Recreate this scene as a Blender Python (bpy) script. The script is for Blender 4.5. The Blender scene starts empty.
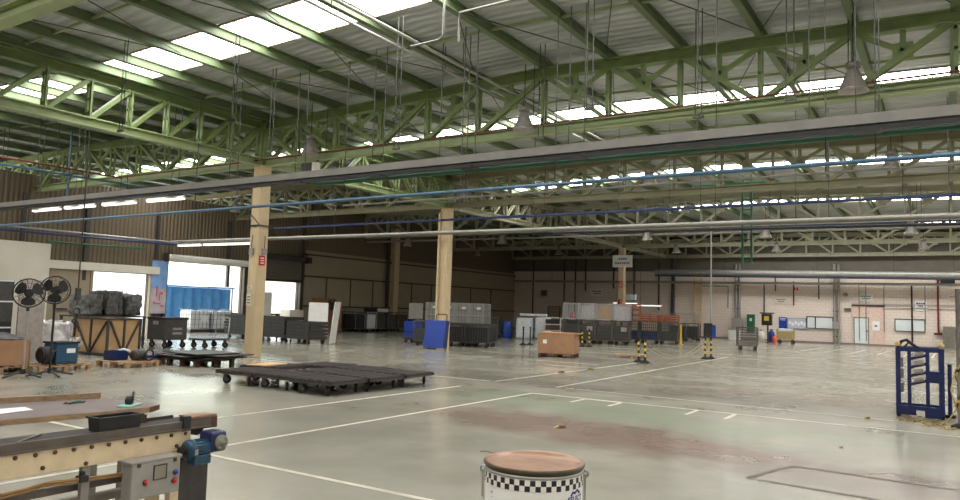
import bpy, math, random
from math import sin, cos, pi, radians, hypot
from mathutils import Vector, Matrix, noise
random.seed(7)
S = bpy.context.scene
COL = S.collection

# ------------------------------------------------------------------ camera
F, PITCH, ROLL, YAW, EYE = 734.0, .0783, .0312, .568, 1.7
FW = Vector((-sin(YAW)*cos(PITCH), cos(YAW)*cos(PITCH), sin(PITCH)))
R0 = Vector((cos(YAW), sin(YAW), 0)); U0 = R0.cross(FW)
RR = cos(ROLL)*R0 + sin(ROLL)*U0
UU = -sin(ROLL)*R0 + cos(ROLL)*U0
cam = bpy.data.cameras.new('camera'); cam.sensor_width = 36; cam.lens = F/960*36
cam.clip_start = .05; cam.clip_end = 500
camo = bpy.data.objects.new('camera', cam); COL.objects.link(camo)
M = Matrix((RR, UU, -FW)).transposed().to_4x4(); M.translation = (0, 0, EYE)
camo.matrix_world = M
S.camera = camo
def ray(x, y): return FW + RR*((x-480)/F) - UU*((y-250)/F)
def onz(x, y, z=0.0):
    d = ray(x, y); t = (z-EYE)/d.z; return Vector((d.x*t, d.y*t, z))
def onY(x, y, Y):
    d = ray(x, y); t = Y/d.y; return Vector((d.x*t, Y, EYE+d.z*t))
def onX(x, y, X):
    d = ray(x, y); t = X/d.x; return Vector((X, d.y*t, EYE+d.z*t))

# ------------------------------------------------------------------ materials
def lin(c):
    return tuple(((v/255)/12.92 if v/255 <= .04045 else ((v/255+.055)/1.055)**2.4) for v in c)
def pmat(name, rgb, rough=.6, metal=0.0, var=.12, scale=6.0, bump=0.0, bscale=None, stretch=None, emit=None, spec=.5):
    m = bpy.data.materials.new(name); m.use_nodes = True
    nt = m.node_tree; N = nt.nodes; L = nt.links
    b = N['Principled BSDF']
    b.inputs['Roughness'].default_value = rough; b.inputs['Metallic'].default_value = metal
    b.inputs['Specular IOR Level'].default_value = spec
    c = lin(rgb)
    tc = N.new('ShaderNodeTexCoord'); mp = N.new('ShaderNodeMapping')
    if stretch: mp.inputs['Scale'].default_value = stretch
    L.new(tc.outputs['Object'], mp.inputs['Vector'])
    nz = N.new('ShaderNodeTexNoise'); nz.inputs['Scale'].default_value = scale; nz.inputs['Detail'].default_value = 5
    L.new(mp.outputs['Vector'], nz.inputs['Vector'])
    cr = N.new('ShaderNodeValToRGB')
    cr.color_ramp.elements[0].position = .3; cr.color_ramp.elements[1].position = .72
    cr.color_ramp.elements[0].color = (*[max(0, v*(1-var)) for v in c], 1)
    cr.color_ramp.elements[1].color = (*[min(1, v*(1+var)) for v in c], 1)
    L.new(nz.outputs['Fac'], cr.inputs['Fac']); L.new(cr.outputs['Color'], b.inputs['Base Color'])
    if bump:
        n2 = N.new('ShaderNodeTexNoise'); n2.inputs['Scale'].default_value = bscale or scale*3; n2.inputs['Detail'].default_value = 4
        L.new(mp.outputs['Vector'], n2.inputs['Vector'])
        bp = N.new('ShaderNodeBump'); bp.inputs['Strength'].default_value = bump; bp.inputs['Distance'].default_value = .05
        L.new(n2.outputs['Fac'], bp.inputs['Height']); L.new(bp.outputs['Normal'], b.inputs['Normal'])
    if emit:
        b.inputs['Emission Color'].default_value = (*emit[0], 1); b.inputs['Emission Strength'].default_value = emit[1]
    return m
MT = {}
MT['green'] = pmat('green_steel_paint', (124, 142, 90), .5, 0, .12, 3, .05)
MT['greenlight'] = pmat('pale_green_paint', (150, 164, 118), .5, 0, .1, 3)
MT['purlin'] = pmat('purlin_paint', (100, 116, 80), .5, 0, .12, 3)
MT['hazeolive'] = pmat('haze_olive_steel', (134, 130, 98), .5, 0, .12, 3)  # green steel of the third truss row, distance haze mixed into its colour
MT['hazesteel'] = pmat('haze_pale_steel', (168, 166, 142), .5, 0, .12, 3)  # far green trusses and girders, haze and pale light put into the colour
MT['concrete'] = pmat('beige_column_paint', (208, 186, 150), .7, 0, .06, 4, .05)
MT['galv'] = pmat('galvanised_steel', (165, 165, 160), .45, .6, .12, 5)
MT['tray'] = pmat('cable_tray_grey', (116, 113, 108), .5, .3, .1, 4)
MT['blackpipe'] = pmat('black_cable', (28, 28, 30), .5)
MT['bluepipe'] = pmat('blue_pipe_paint', (66, 100, 126), .4)
MT['navypipe'] = pmat('navy_pipe_paint', (34, 50, 92), .4)
MT['redpipe'] = pmat('red_pipe_paint', (112, 42, 40), .45)
MT['greenpipe'] = pmat('green_pipe_paint', (40, 92, 66), .45)
MT['whitepipe'] = pmat('white_pipe_paint', (130, 127, 119), .45, 0, .08)
MT['rod'] = pmat('hanger_rod_steel', (70, 70, 66), .5, .4)
MT['alu'] = pmat('lamp_aluminium', (172, 165, 160), .35, .6, .15, 8)
MT['lampbody'] = pmat('lamp_ballast_grey', (120, 115, 110), .5)
MT['black'] = pmat('black_plastic', (32, 32, 34), .5, 0, .2)
MT['rubber'] = pmat('black_rubber', (16, 16, 17), .7)
MT['darkboard'] = pmat('worn_black_board', (50, 42, 38), .75, 0, .45, 14, .3, 40, (1, 6, 1))
MT['darkcrate'] = pmat('dark_crate_plastic', (66, 64, 62), .55, 0, .25, 9)
MT['darkmesh'] = pmat('dark_wire', (98, 95, 90), .5, .4, .15, 9)
MT['silver'] = pmat('silver_wire', (176, 176, 178), .4, .5, .12, 9)
MT['wood'] = pmat('pallet_wood', (166, 134, 102), .8, 0, .25, 8, .1, 30, (1, 8, 1))
MT['darkwood'] = pmat('old_dark_wood', (96, 68, 52), .8, 0, .3, 8, .1, 30, (1, 8, 1))
MT['palewood'] = pmat('pale_plywood', (206, 170, 128), .7, 0, .12, 6)
MT['cardboard'] = pmat('brown_cardboard', (166, 126, 95), .85, 0, .1, 4)
MT['tan'] = pmat('tan_panel', (184, 150, 108), .8, 0, .1, 3)
MT['orange'] = pmat('rust_orange_steel', (176, 96, 62), .6, 0, .2, 7)
MT['blue'] = pmat('blue_panel_paint', (16, 58, 150), .45, 0, .1, 3)
MT['rackblue'] = pmat('dark_blue_paint', (20, 38, 92), .4, 0, .15, 6)
MT['motorblue'] = pmat('motor_teal_blue', (26, 66, 90), .4, 0, .2, 20)
MT['gearblue'] = pmat('gearbox_navy', (28, 38, 80), .4, 0, .2, 20)
MT['machineblue'] = pmat('machine_blue', (32, 76, 108), .45)
MT['cream'] = pmat('cream_metal_paint', (218, 197, 162), .5, 0, .1, 12)
MT['greymetal'] = pmat('grey_sheet_metal', (128, 122, 114), .5, .35, .15, 10)
MT['guardmetal'] = pmat('worn_guard_steel', (100, 92, 85), .5, .35, .2, 10)
MT['darkmetal'] = pmat('dark_sheet_metal', (74, 70, 68), .5, .4, .2, 12)
MT['boxgrey'] = pmat('control_box_grey', (150, 146, 140), .5, 0, .1, 14)
MT['belt'] = pmat('dark_belt', (58, 52, 50), .7, 0, .2, 12)
MT['tabletop'] = pmat('worn_mauve_tabletop', (120, 108, 106), .55, 0, .15, 7)
MT['woodedge'] = pmat('worn_wood_edge', (150, 124, 96), .7, 0, .3, 12, .1, 40, (6, 1, 6))
MT['copper'] = pmat('copper_conduit', (158, 124, 82), .4, .5, .15, 12)
MT['rust'] = pmat('rusty_steel', (92, 64, 52), .7, .2, .35, 20)
MT['white'] = pmat('white_paint', (230, 228, 222), .6, 0, .05, 4)
MT['whiteplastic'] = pmat('white_film', (226, 230, 236), .35, 0, .1, 8, .3, 12)
MT['clearwrap'] = pmat('shiny_grey_film', (200, 196, 196), .25, .3, .2, 7, .5, 9)
MT['bagfilm'] = pmat('crumpled_grey_film', (104, 104, 104), .3, .2, .45, 9, .8, 10)
MT['paper'] = pmat('white_paper', (236, 236, 232), .8, 0, .03, 4)
MT['red'] = pmat('signal_red', (200, 36, 28), .5)
MT['redbtn'] = pmat('red_button', (220, 30, 30), .35)
MT['bluebtn'] = pmat('blue_button', (30, 60, 190), .35)
MT['yellow'] = pmat('yellow_paint', (232, 196, 60), .5)
MT['ladder'] = pmat('ladder_yellow', (214, 184, 112), .6)
MT['dgreen'] = pmat('deep_green_paint', (28, 96, 66), .5)
MT['tool_green'] = pmat('tool_green_plastic', (34, 80, 60), .4)
MT['mint'] = pmat('mint_plastic', (150, 206, 188), .35)
MT['orangeplastic'] = pmat('orange_plastic', (220, 92, 40), .5)
MT['wallpanel'] = pmat('beige_wall_panel', (158, 146, 124), .7, 0, .05, 1.5)
MT['whitewall'] = pmat('white_partition', (222, 216, 202), .7, 0, .04, 1.5)
MT['pinkpanel'] = pmat('pink_panel', (206, 140, 136), .6)
MT['ink'] = pmat('dark_ink', (52, 52, 60), .7)
MT['blueink'] = pmat('blue_ink', (34, 44, 130), .6)
MT['frost'] = pmat('pale_blue_glazing', (224, 233, 234), .25, 0, .04, 2)
MT['leaf'] = pmat('dry_leaf', (196, 172, 112), .8, 0, .3, 9)
MT['kerb'] = pmat('grey_kerb', (132, 124, 118), .7, 0, .1, 5)
MT['tarp'] = pmat('blue_tarp', (88, 160, 226), .5, 0, .15, 3)
MT['yard'] = pmat('pale_concrete', (214, 214, 210), .8, 0, .06, 2)
MT['yardwall'] = pmat('white_yard_wall', (232, 232, 226), .8, 0, .04, 1)
MT['tube'] = pmat('lit_fluorescent_tube', (250, 250, 245), .4, 0, 0, 3, emit=((1, .98, .94), 1.7))
MT['lit'] = pmat('lit_lamp_glass', (250, 250, 250), .4, 0, 0, 3, emit=((1, .98, .95), 4.0))

def mat_skylight():
    m = bpy.data.materials.new('translucent_skylight'); m.use_nodes = True
    nt = m.node_tree; N = nt.nodes; L = nt.links; b = N['Principled BSDF']
    b.inputs['Base Color'].default_value = (.8, .82, .82, 1); b.inputs['Roughness'].default_value = .5
    tc = N.new('ShaderNodeTexCoord'); w = N.new('ShaderNodeTexNoise'); w.inputs['Scale'].default_value = 1.3
    L.new(tc.outputs['Object'], w.inputs['Vector'])
    mr = N.new('ShaderNodeMapRange'); mr.inputs['To Min'].default_value = 10; mr.inputs['To Max'].default_value = 20
    L.new(w.outputs['Fac'], mr.inputs['Value'])
    b.inputs['Emission Color'].default_value = (1, .985, .96, 1)
    L.new(mr.outputs['Result'], b.inputs['Emission Strength'])
    return m
MT['skylight'] = mat_skylight()

def mat_roof():
    m = bpy.data.materials.new('wrinkled_roof_foil'); m.use_nodes = True
    nt = m.node_tree; N = nt.nodes; L = nt.links; b = N['Principled BSDF']
    b.inputs['Roughness'].default_value = .42; b.inputs['Metallic'].default_value = .25
    tc = N.new('ShaderNodeTexCoord'); mp = N.new('ShaderNodeMapping'); mp.inputs['Scale'].default_value = (.35, 1.6, 1)
    L.new(tc.outputs['Object'], mp.inputs['Vector'])
    nz = N.new('ShaderNodeTexNoise'); nz.inputs['Scale'].default_value = 1.6; nz.inputs['Detail'].default_value = 8; nz.inputs['Roughness'].default_value = .65
    L.new(mp.outputs['Vector'], nz.inputs['Vector'])
    cr = N.new('ShaderNodeValToRGB'); cr.color_ramp.elements[0].position = .3; cr.color_ramp.elements[1].position = .7
    cr.color_ramp.elements[0].color = (*lin((160, 164, 163)), 1); cr.color_ramp.elements[1].color = (*lin((204, 208, 207)), 1)
    L.new(nz.outputs['Fac'], cr.inputs['Fac']); L.new(cr.outputs['Color'], b.inputs['Base Color'])
    wv = N.new('ShaderNodeTexWave'); wv.bands_direction = 'Y'; wv.inputs['Scale'].default_value = 1.2; wv.inputs['Distortion'].default_value = 2.5; wv.inputs['Detail'].default_value = 3
    L.new(tc.outputs['Object'], wv.inputs['Vector'])
    ad = N.new('ShaderNodeMath'); ad.operation = 'ADD'; L.new(wv.outputs['Fac'], ad.inputs[0]); L.new(nz.outputs['Fac'], ad.inputs[1])
    bp = N.new('ShaderNodeBump'); bp.inputs['Strength'].default_value = .5; bp.inputs['Distance'].default_value = .06
    L.new(ad.outputs[0], bp.inputs['Height']); L.new(bp.outputs['Normal'], b.inputs['Normal'])
    return m
MT['roof'] = mat_roof()

def mat_brick():
    m = bpy.data.materials.new('white_painted_block'); m.use_nodes = True
    nt = m.node_tree; N = nt.nodes; L = nt.links; b = N['Principled BSDF']; b.inputs['Roughness'].default_value = .65
    tc = N.new('ShaderNodeTexCoord'); mp = N.new('ShaderNodeMapping'); mp.inputs['Rotation'].default_value = (radians(90), 0, 0)
    L.new(tc.outputs['Object'], mp.inputs['Vector'])
    br = N.new('ShaderNodeTexBrick'); br.inputs['Scale'].default_value = 1
    br.inputs['Brick Width'].default_value = .4; br.inputs['Row Height'].default_value = .2; br.inputs['Mortar Size'].default_value = .012
    br.inputs['Color1'].default_value = (*lin((232, 217, 205)), 1); br.inputs['Color2'].default_value = (*lin((228, 212, 200)), 1)
    br.inputs['Mortar'].default_value = (*lin((208, 196, 186)), 1)
    L.new(mp.outputs['Vector'], br.inputs['Vector']); L.new(br.outputs['Color'], b.inputs['Base Color'])
    return m
MT['brick'] = mat_brick()

def mat_cladding():
    m = bpy.data.materials.new('ribbed_wall_cladding'); m.use_nodes = True
    nt = m.node_tree; N = nt.nodes; L = nt.links; b = N['Principled BSDF']; b.inputs['Roughness'].default_value = .6
    tc = N.new('ShaderNodeTexCoord'); wv = N.new('ShaderNodeTexWave'); wv.bands_direction = 'Y'; wv.inputs['Scale'].default_value = 1.6
    wv.wave_profile = 'SIN'
    L.new(tc.outputs['Object'], wv.inputs['Vector'])
    cr = N.new('ShaderNodeValToRGB'); cr.color_ramp.elements[0].position = .05; cr.color_ramp.elements[1].position = .3
    cr.color_ramp.elements[0].color = (*lin((80, 69, 54)), 1); cr.color_ramp.elements[1].color = (*lin((110, 97, 77)), 1)
    L.new(wv.outputs['Fac'], cr.inputs['Fac']); L.new(cr.outputs['Color'], b.inputs['Base Color'])
    bp = N.new('ShaderNodeBump'); bp.inputs['Strength'].default_value = .6; bp.inputs['Distance'].default_value = .04
    L.new(wv.outputs['Fac'], bp.inputs['Height']); L.new(bp.outputs['Normal'], b.inputs['Normal'])
    return m
MT['clad'] = mat_cladding()

def mat_floor():
    m = bpy.data.materials.new('polished_green_grey_floor'); m.use_nodes = True
    nt = m.node_tree; N = nt.nodes; L = nt.links; b = N['Principled BSDF']; b.inputs['Specular IOR Level'].default_value = .8
    geo = N.new('ShaderNodeTexCoord')
    def noi(scale, det=6, rough=.6, vec=None):
        n = N.new('ShaderNodeTexNoise'); n.inputs['Scale'].default_value = scale; n.inputs['Detail'].default_value = det; n.inputs['Roughness'].default_value = rough
        L.new(vec or geo.outputs['Object'], n.inputs['Vector']); return n
    def ramp(fac, p0, c0, p1, c1):
        r = N.new('ShaderNodeValToRGB'); r.color_ramp.elements[0].position = p0; r.color_ramp.elements[1].position = p1
        r.color_ramp.elements[0].color = (*c0, 1); r.color_ramp.elements[1].color = (*c1, 1); L.new(fac, r.inputs['Fac']); return r
    def mix(fac, a, bcol):
        x = N.new('ShaderNodeMix'); x.data_type = 'RGBA'; L.new(fac, x.inputs[0]); L.new(a, x.inputs[6])
        if isinstance(bcol, tuple): x.inputs[7].default_value = (*bcol, 1)
        else: L.new(bcol, x.inputs[7])
        return x.outputs[2]
    big = noi(.45, 5, .55); fine = noi(2.2, 5, .55)
    base = ramp(big.outputs['Fac'], .3, lin((144, 143, 129)), .7, lin((176, 170, 156))).outputs['Color']
    dirt = ramp(fine.outputs['Fac'], .15, (.7, .68, .65), .9, (1, 1, 1)).outputs['Color']
    mu = N.new('ShaderNodeMix'); mu.data_type = 'RGBA'; mu.blend_type = 'MULTIPLY'; mu.inputs[0].default_value = .45
    L.new(base, mu.inputs[6]); L.new(dirt, mu.inputs[7]); col = mu.outputs[2]
    edge = noi(1.1, 6, .65)
    def math_(op, a, bb=None):
        x = N.new('ShaderNodeMath'); x.operation = op
        for i, q in enumerate((a, bb)):
            if q is None: continue
            if isinstance(q, (int, float)): x.inputs[i].default_value = q
            else: L.new(q, x.inputs[i])
        return x.outputs[0]
    sep = N.new('ShaderNodeSeparateXYZ'); L.new(geo.outputs['Object'], sep.inputs[0])
    def blob(cx, cy, rx, ry, colr, amt, ang=0.0, nz=1.3, soft=.8):
        nonlocal col
        dx = math_('SUBTRACT', sep.outputs[0], cx); dy = math_('SUBTRACT', sep.outputs[1], cy)
        if ang:
            dx, dy = (math_('ADD', math_('MULTIPLY', dx, cos(ang)), math_('MULTIPLY', dy, sin(ang))),
                      math_('SUBTRACT', math_('MULTIPLY', dy, cos(ang)), math_('MULTIPLY', dx, sin(ang))))
        q = math_('ADD', math_('POWER', math_('ABSOLUTE', math_('DIVIDE', dx, rx)), 2.0), math_('POWER', math_('ABSOLUTE', math_('DIVIDE', dy, ry)), 2.0))
        q = math_('ADD', math_('SQRT', q), math_('MULTIPLY', math_('SUBTRACT', edge.outputs['Fac'], .5), nz))
        mr = N.new('ShaderNodeMapRange'); mr.interpolation_type = 'SMOOTHSTEP'
        mr.inputs['From Min'].default_value = 1+soft/2; mr.inputs['From Max'].default_value = 1-soft/2
        mr.inputs['To Min'].default_value = 0; mr.inputs['To Max'].default_value = amt
        L.new(q, mr.inputs['Value']); col = mix(mr.outputs['Result'], col, lin(colr))
    # worn reddish primer patches where the green coating is gone
    p = onz(590, 432); blob(p.x, p.y, 2.9, .9, (134, 108, 98), .7, radians(-8), 1.5)
    p = onz(690, 448); blob(p.x, p.y, 1.1, .45, (138, 116, 106), .7, radians(-10), 1.5)
    p = onz(870, 482); blob(p.x, p.y, 1.5, .8, (126, 108, 98), .7, radians(5), .9)
    p = onz(800, 398); blob(p.x, p.y, 2.4, .7, (148, 124, 114), .6, 0, 1.8)
    p = onz(560, 402); blob(p.x, p.y, 2.2, 1.2, (146, 158, 132), .55, 0, 1.2)
    p = onz(690, 424); blob(p.x, p.y, 2.6, .6, (150, 160, 134), .55, 0, 1.2)
    p = onz(300, 425); blob(p.x, p.y, 2.2, 1.2, (136, 136, 124), .5, 0, 1.4)
    L.new(col, b.inputs['Base Color'])
    rr = N.new('ShaderNodeMapRange'); rr.inputs['To Min'].default_value = .18; rr.inputs['To Max'].default_value = .25
    rn = noi(.9, 3, .5); L.new(rn.outputs['Fac'], rr.inputs['Value'])
    rr.inputs['From Min'].default_value = .3; rr.inputs['From Max'].default_value = .7
    L.new(rr.outputs['Result'], b.inputs['Roughness'])
    bp = N.new('ShaderNodeBump'); bp.inputs['Strength'].default_value = .015; bp.inputs['Distance'].default_value = .02
    L.new(noi(1.2, 2).outputs['Fac'], bp.inputs['Height']); L.new(bp.outputs['Normal'], b.inputs['Normal'])
    return m
MT['floor'] = mat_floor()
MT['line'] = pmat('worn_floor_paint', (202, 193, 174), .5, 0, .22, 7)
MT['joint'] = pmat('dark_floor_joint', (104, 96, 86), .7, 0, .2, 9)

# ------------------------------------------------------------------ mesh builder
class MB:
    def __init__(s): s.v = []; s.f = []; s.m = []; s.sm = []
    def add(s, vs, fs, m=0, sm=False):
        o = len(s.v); s.v += [tuple(v) for v in vs]
        for f in fs: s.f.append(tuple(i+o for i in f)); s.m.append(m); s.sm.append(sm)
        return s
    def box(s, c, d, rz=0, m=0):
        x, y, z = (q/2 for q in d); cz, sz = cos(rz), sin(rz); vs = []
        for k in (-z, z):
            for a, b in ((-x, -y), (x, -y), (x, y), (-x, y)):
                vs.append((c[0]+a*cz-b*sz, c[1]+a*sz+b*cz, c[2]+k))
        return s.add(vs, [(3, 2, 1, 0), (4, 5, 6, 7), (0, 1, 5, 4), (1, 2, 6, 5), (2, 3, 7, 6), (3, 0, 4, 7)], m)
    def prof(s, p0, p1, poly, ref=(0, 0, 1), m=0):
        p0, p1 = Vector(p0), Vector(p1); d = (p1-p0).normalized(); ref = Vector(ref)
        if abs(d.dot(ref)) > .97: ref = Vector((0, 1, 0)) if abs(d.y) < .9 else Vector((1, 0, 0))
        sd = d.cross(ref).normalized(); up = sd.cross(d); n = len(poly); vs = []
        for p in (p0, p1):
            for a, b in poly: vs.append(p+sd*a+up*b)
        fs = [tuple(range(n-1, -1, -1)), tuple(range(n, 2*n))]
        fs += [(i, (i+1) % n, n+(i+1) % n, n+i) for i in range(n)]
        return s.add(vs, fs, m)
    def bar(s, p0, p1, w, h, ref=(0, 0, 1), m=0):
        return s.prof(p0, p1, [(-w/2, -h/2), (w/2, -h/2), (w/2, h/2), (-w/2, h/2)], ref, m)
    def ibeam(s, p0, p1, h, b, t=.02, m=0):
        H, B = h/2, b/2
        return s.prof(p0, p1, [(-B, -H), (B, -H), (B, -H+t), (t/2, -H+t), (t/2, H-t), (B, H-t), (B, H), (-B, H), (-B, H-t), (-t/2, H-t), (-t/2, -H+t), (-B, -H+t)], (0, 0, 1), m)
    def cyl(s, p0, p1, r, n=12, r2=None, m=0):
        r2 = r if r2 is None else r2
        p0, p1 = Vector(p0), Vector(p1); d = (p1-p0).normalized()
        ref = Vector((0, 0, 1)) if abs(d.z) < .9 else Vector((1, 0, 0))
        a = d.cross(ref).normalized(); b = a.cross(d); vs = []
        for p, q in ((p0, r), (p1, r2)):
            for i in range(n):
                t = 2*pi*i/n; vs.append(p+a*cos(t)*q+b*sin(t)*q)
        s.add(vs, [(i, (i+1) % n, n+(i+1) % n, n+i) for i in range(n)], m, True)
        s.add(vs[:n], [tuple(range(n-1, -1, -1))], m); s.add(vs[n:], [tuple(range(n))], m)
        return s
    def tube(s, pts, r, n=8, m=0):
        pts = [Vector(p) for p in pts]; vs = []; pa = None
        for k, p in enumerate(pts):
            d = (pts[min(k+1, len(pts)-1)]-pts[max(k-1, 0)]).normalized()
            if pa is None:
                ref = Vector((0, 0, 1)) if abs(d.z) < .9 else Vector((1, 0, 0)); a = d.cross(ref).normalized()
            else: a = (pa-d*pa.dot(d)).normalized()
            pa = a; b = a.cross(d)
            for i in range(n):
                t = 2*pi*i/n; vs.append(p+a*cos(t)*r+b*sin(t)*r)
        fs = []
        for k in range(len(pts)-1):
            for i in range(n): fs.append((k*n+i, k*n+(i+1) % n, (k+1)*n+(i+1) % n, (k+1)*n+i))
        s.add(vs, fs, m, True)
        s.add(vs[:n], [tuple(range(n-1, -1, -1))], m); s.add(vs[-n:], [tuple(range(n))], m)
        return s
    def lathe(s, prof, c=(0, 0, 0), n=24, axis='z', m=0):
        vs = []
        for r, h in prof:
            for i in range(n):
                t = 2*pi*i/n; q = (r*cos(t), r*sin(t), h)
                if axis == 'x': q = (h, r*cos(t), r*sin(t))
                if axis == 'y': q = (r*sin(t), h, r*cos(t))
                vs.append((c[0]+q[0], c[1]+q[1], c[2]+q[2]))
        fs = []
        for k in range(len(prof)-1):
            for i in range(n): fs.append((k*n+i, k*n+(i+1) % n, (k+1)*n+(i+1) % n, (k+1)*n+i))
        return s.add(vs, fs, m, True)
    def prism(s, poly, z0, z1, m=0):
        n = len(poly); vs = [(x, y, z0) for x, y in poly]+[(x, y, z1) for x, y in poly]
        return s.add(vs, [tuple(range(n-1, -1, -1)), tuple(range(n, 2*n))]+[(i, (i+1) % n, n+(i+1) % n, n+i) for i in range(n)], m)
    def ring(s, c, R, r, axis='y', n=28, k=6, m=0):
        vs = []
        for i in range(n):
            t = 2*pi*i/n
            for j in range(k):
                u = 2*pi*j/k; q = R+r*cos(u); h = r*sin(u)
                p = {'z': (q*cos(t), q*sin(t), h), 'y': (q*cos(t), h, q*sin(t)), 'x': (h, q*cos(t), q*sin(t))}[axis]
                vs.append((c[0]+p[0], c[1]+p[1], c[2]+p[2]))
        fs = [(i*k+j, i*k+(j+1) % k, ((i+1) % n)*k+(j+1) % k, ((i+1) % n)*k+j) for i in range(n) for j in range(k)]
        return s.add(vs, fs, m, True)
    def build(s, name, mat, parent=None, label=None, bevel=0, sub=None, **props):
        me = bpy.data.meshes.new(name); me.from_pydata(s.v, [], s.f)
        for q in (mat if isinstance(mat, (list, tuple)) else [mat]): me.materials.append(MT[q] if isinstance(q, str) else q)
        me.polygons.foreach_set('material_index', s.m); me.polygons.foreach_set('use_smooth', s.sm)
        me.update()
        import bmesh
        bm = bmesh.new(); bm.from_mesh(me); bmesh.ops.recalc_face_normals(bm, faces=bm.faces); bm.to_mesh(me); bm.free()
        o = bpy.data.objects.new(name, me); COL.objects.link(o)
        if parent: o.parent = parent
        if label: o['label'] = label
        for k, v in props.items(): o[k] = v
        if bevel:
            b = o.modifiers.new('edge', 'BEVEL'); b.width = bevel; b.segments = 2; b.limit_method = 'ANGLE'
        return o
def thing(name, label, cat, loc=(0, 0, 0), rz=0, group=None):
    o = bpy.data.objects.new(name, None); COL.objects.link(o); o.empty_display_size = .1
    o.location = loc; o.rotation_euler = (0, 0, rz); o['label'] = label; o['category'] = cat
    if group: o['group'] = group
    return o
def single(mb, name, mat, label, cat, loc=(0, 0, 0), rz=0, group=None, bevel=0):
    o = mb.build(name, mat, bevel=bevel); o.location = loc; o.rotation_euler = (0, 0, rz)
    o['label'] = label; o['category'] = cat
    if group: o['group'] = group
    return o
def struct(mb, name, mat, parent=None):
    o = mb.build(name, mat, parent)
    if not parent: o['kind'] = 'structure'
    return o
KIDS = {}
def kids(o): return [c for c in COL.objects if c.parent == o]
def dup(root, loc=None, rz=None, label=None, group=None):
    def cp(o, par):
        c = o.copy(); COL.objects.link(c)
        if par: c.parent = par
        for k in o.children: cp(k, c)
        return c
    r = cp(root, None)
    if loc is not None: r.location = loc
    if rz is not None: r.rotation_euler = (0, 0, rz)
    if label: r['label'] = label
    if group: r['group'] = group
    return r
def text_verts(s, size):
    cu = bpy.data.curves.new('lettering', 'FONT'); cu.body = s; cu.size = size; cu.offset = .0012; cu.align_x = 'CENTER'; cu.align_y = 'CENTER'
    o = bpy.data.objects.new('lettering', cu); COL.objects.link(o)
    dg = bpy.context.evaluated_depsgraph_get(); dg.update()
    me = bpy.data.meshes.new_from_object(o.evaluated_get(dg))
    vs = [tuple(v.co) for v in me.vertices]; fs = [tuple(p.vertices) for p in me.polygons]
    bpy.data.objects.remove(o); bpy.data.curves.remove(cu); bpy.data.meshes.remove(me)
    return vs, fs

# ------------------------------------------------------------------ the setting
XL, XC, XR, YW = -31.45, -17.95, 1.85, 54.9
XE, YB = 21.65, -9.0
ZBOT = 5.87
XR0 = -8.12
def ztop(x):
    if x < XC:
        r = -28.1
        return 7.25+.27*(XC-x)/(XC-r) if x > r else 7.52-.27*(r-x)/9.8
    if x <= XR:
        return 7.25+.27*(x-XC)/(XR0-XC) if x < XR0 else 7.52-.22*(x-XR0)/(XR-XR0)
    r = 11.75
    return 7.3+.22*(x-XR)/(r-XR) if x < r else 7.52-.22*(x-r)/(XE-r)
SHEET = .2
struct(MB().box((( -75+XE)/2, (YB+YW)/2, -.1), (XE+75, YW-YB+.4, .2)), 'floor', 'floor').name = 'floor'
# roof sheet
XO = XC-19.8
mb = MB(); xs = [XO, -28.1, XC, XR0, XR, 11.75, XE]
vs = [(x, y, ztop(x)+SHEET+d) for d in (0, .06) for y in (YB, YW) for x in xs]; n = len(xs)
fs = [(i, i+1, n+i+1, n+i) for i in range(n-1)]+[(2*n+i, 3*n+i, 3*n+i+1, 2*n+i+1) for i in range(n-1)]
mb.add(vs, fs); struct(mb, 'ceiling', 'roof')
ZT = 7.9
def wall(name, c, d, mat): return struct(MB().box(c, d), name, mat)
# far brick wall, its kerb
wall('wall_far', ((XL+XE)/2, YW+.1, ZT/2), (XE-XL, .2, ZT), 'brick')
wall('wall_far_shade', ((XL+XE)/2, YW-.03, 6.35), (XE-XL, .06, 2.9), pmat('upper_wall_shade', (112, 106, 96), .7, 0, .08, 2))  # dark sheet over the brick, paints the shade above the duct
wall('baseboard_far', ((XL+XE)/2, YW-.1, .06), (XE-XL, .2, .12), 'kerb')
wall('wall_right', (XE+.1, (YB+YW)/2, ZT/2), (.2, YW-YB, ZT), 'brick')
wall('wall_back', ((XL+XE)/2, YB-.1, ZT/2), (XE-XL, .2, ZT), 'brick')
# left cladding wall with three openings
OPEN = [(17.9, 20.6, 2.75), (21.5, 26.0, 3.45), (26.7, 30.0, 2.8)]
mb = MB(); y = YB
for a, b, h in OPEN:
    HW = 6.55
    mb.box((XL-.1, (y+a)/2, HW/2), (.2, a-y, HW)); mb.box((XL-.1, (a+b)/2, (h+HW)/2), (.2, b-a, HW-h)); y = b
mb.box((XL-.1, (y+YW)/2, ZT/2), (.2, YW-y, ZT))
struct(mb, 'wall_left', 'clad')
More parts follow.
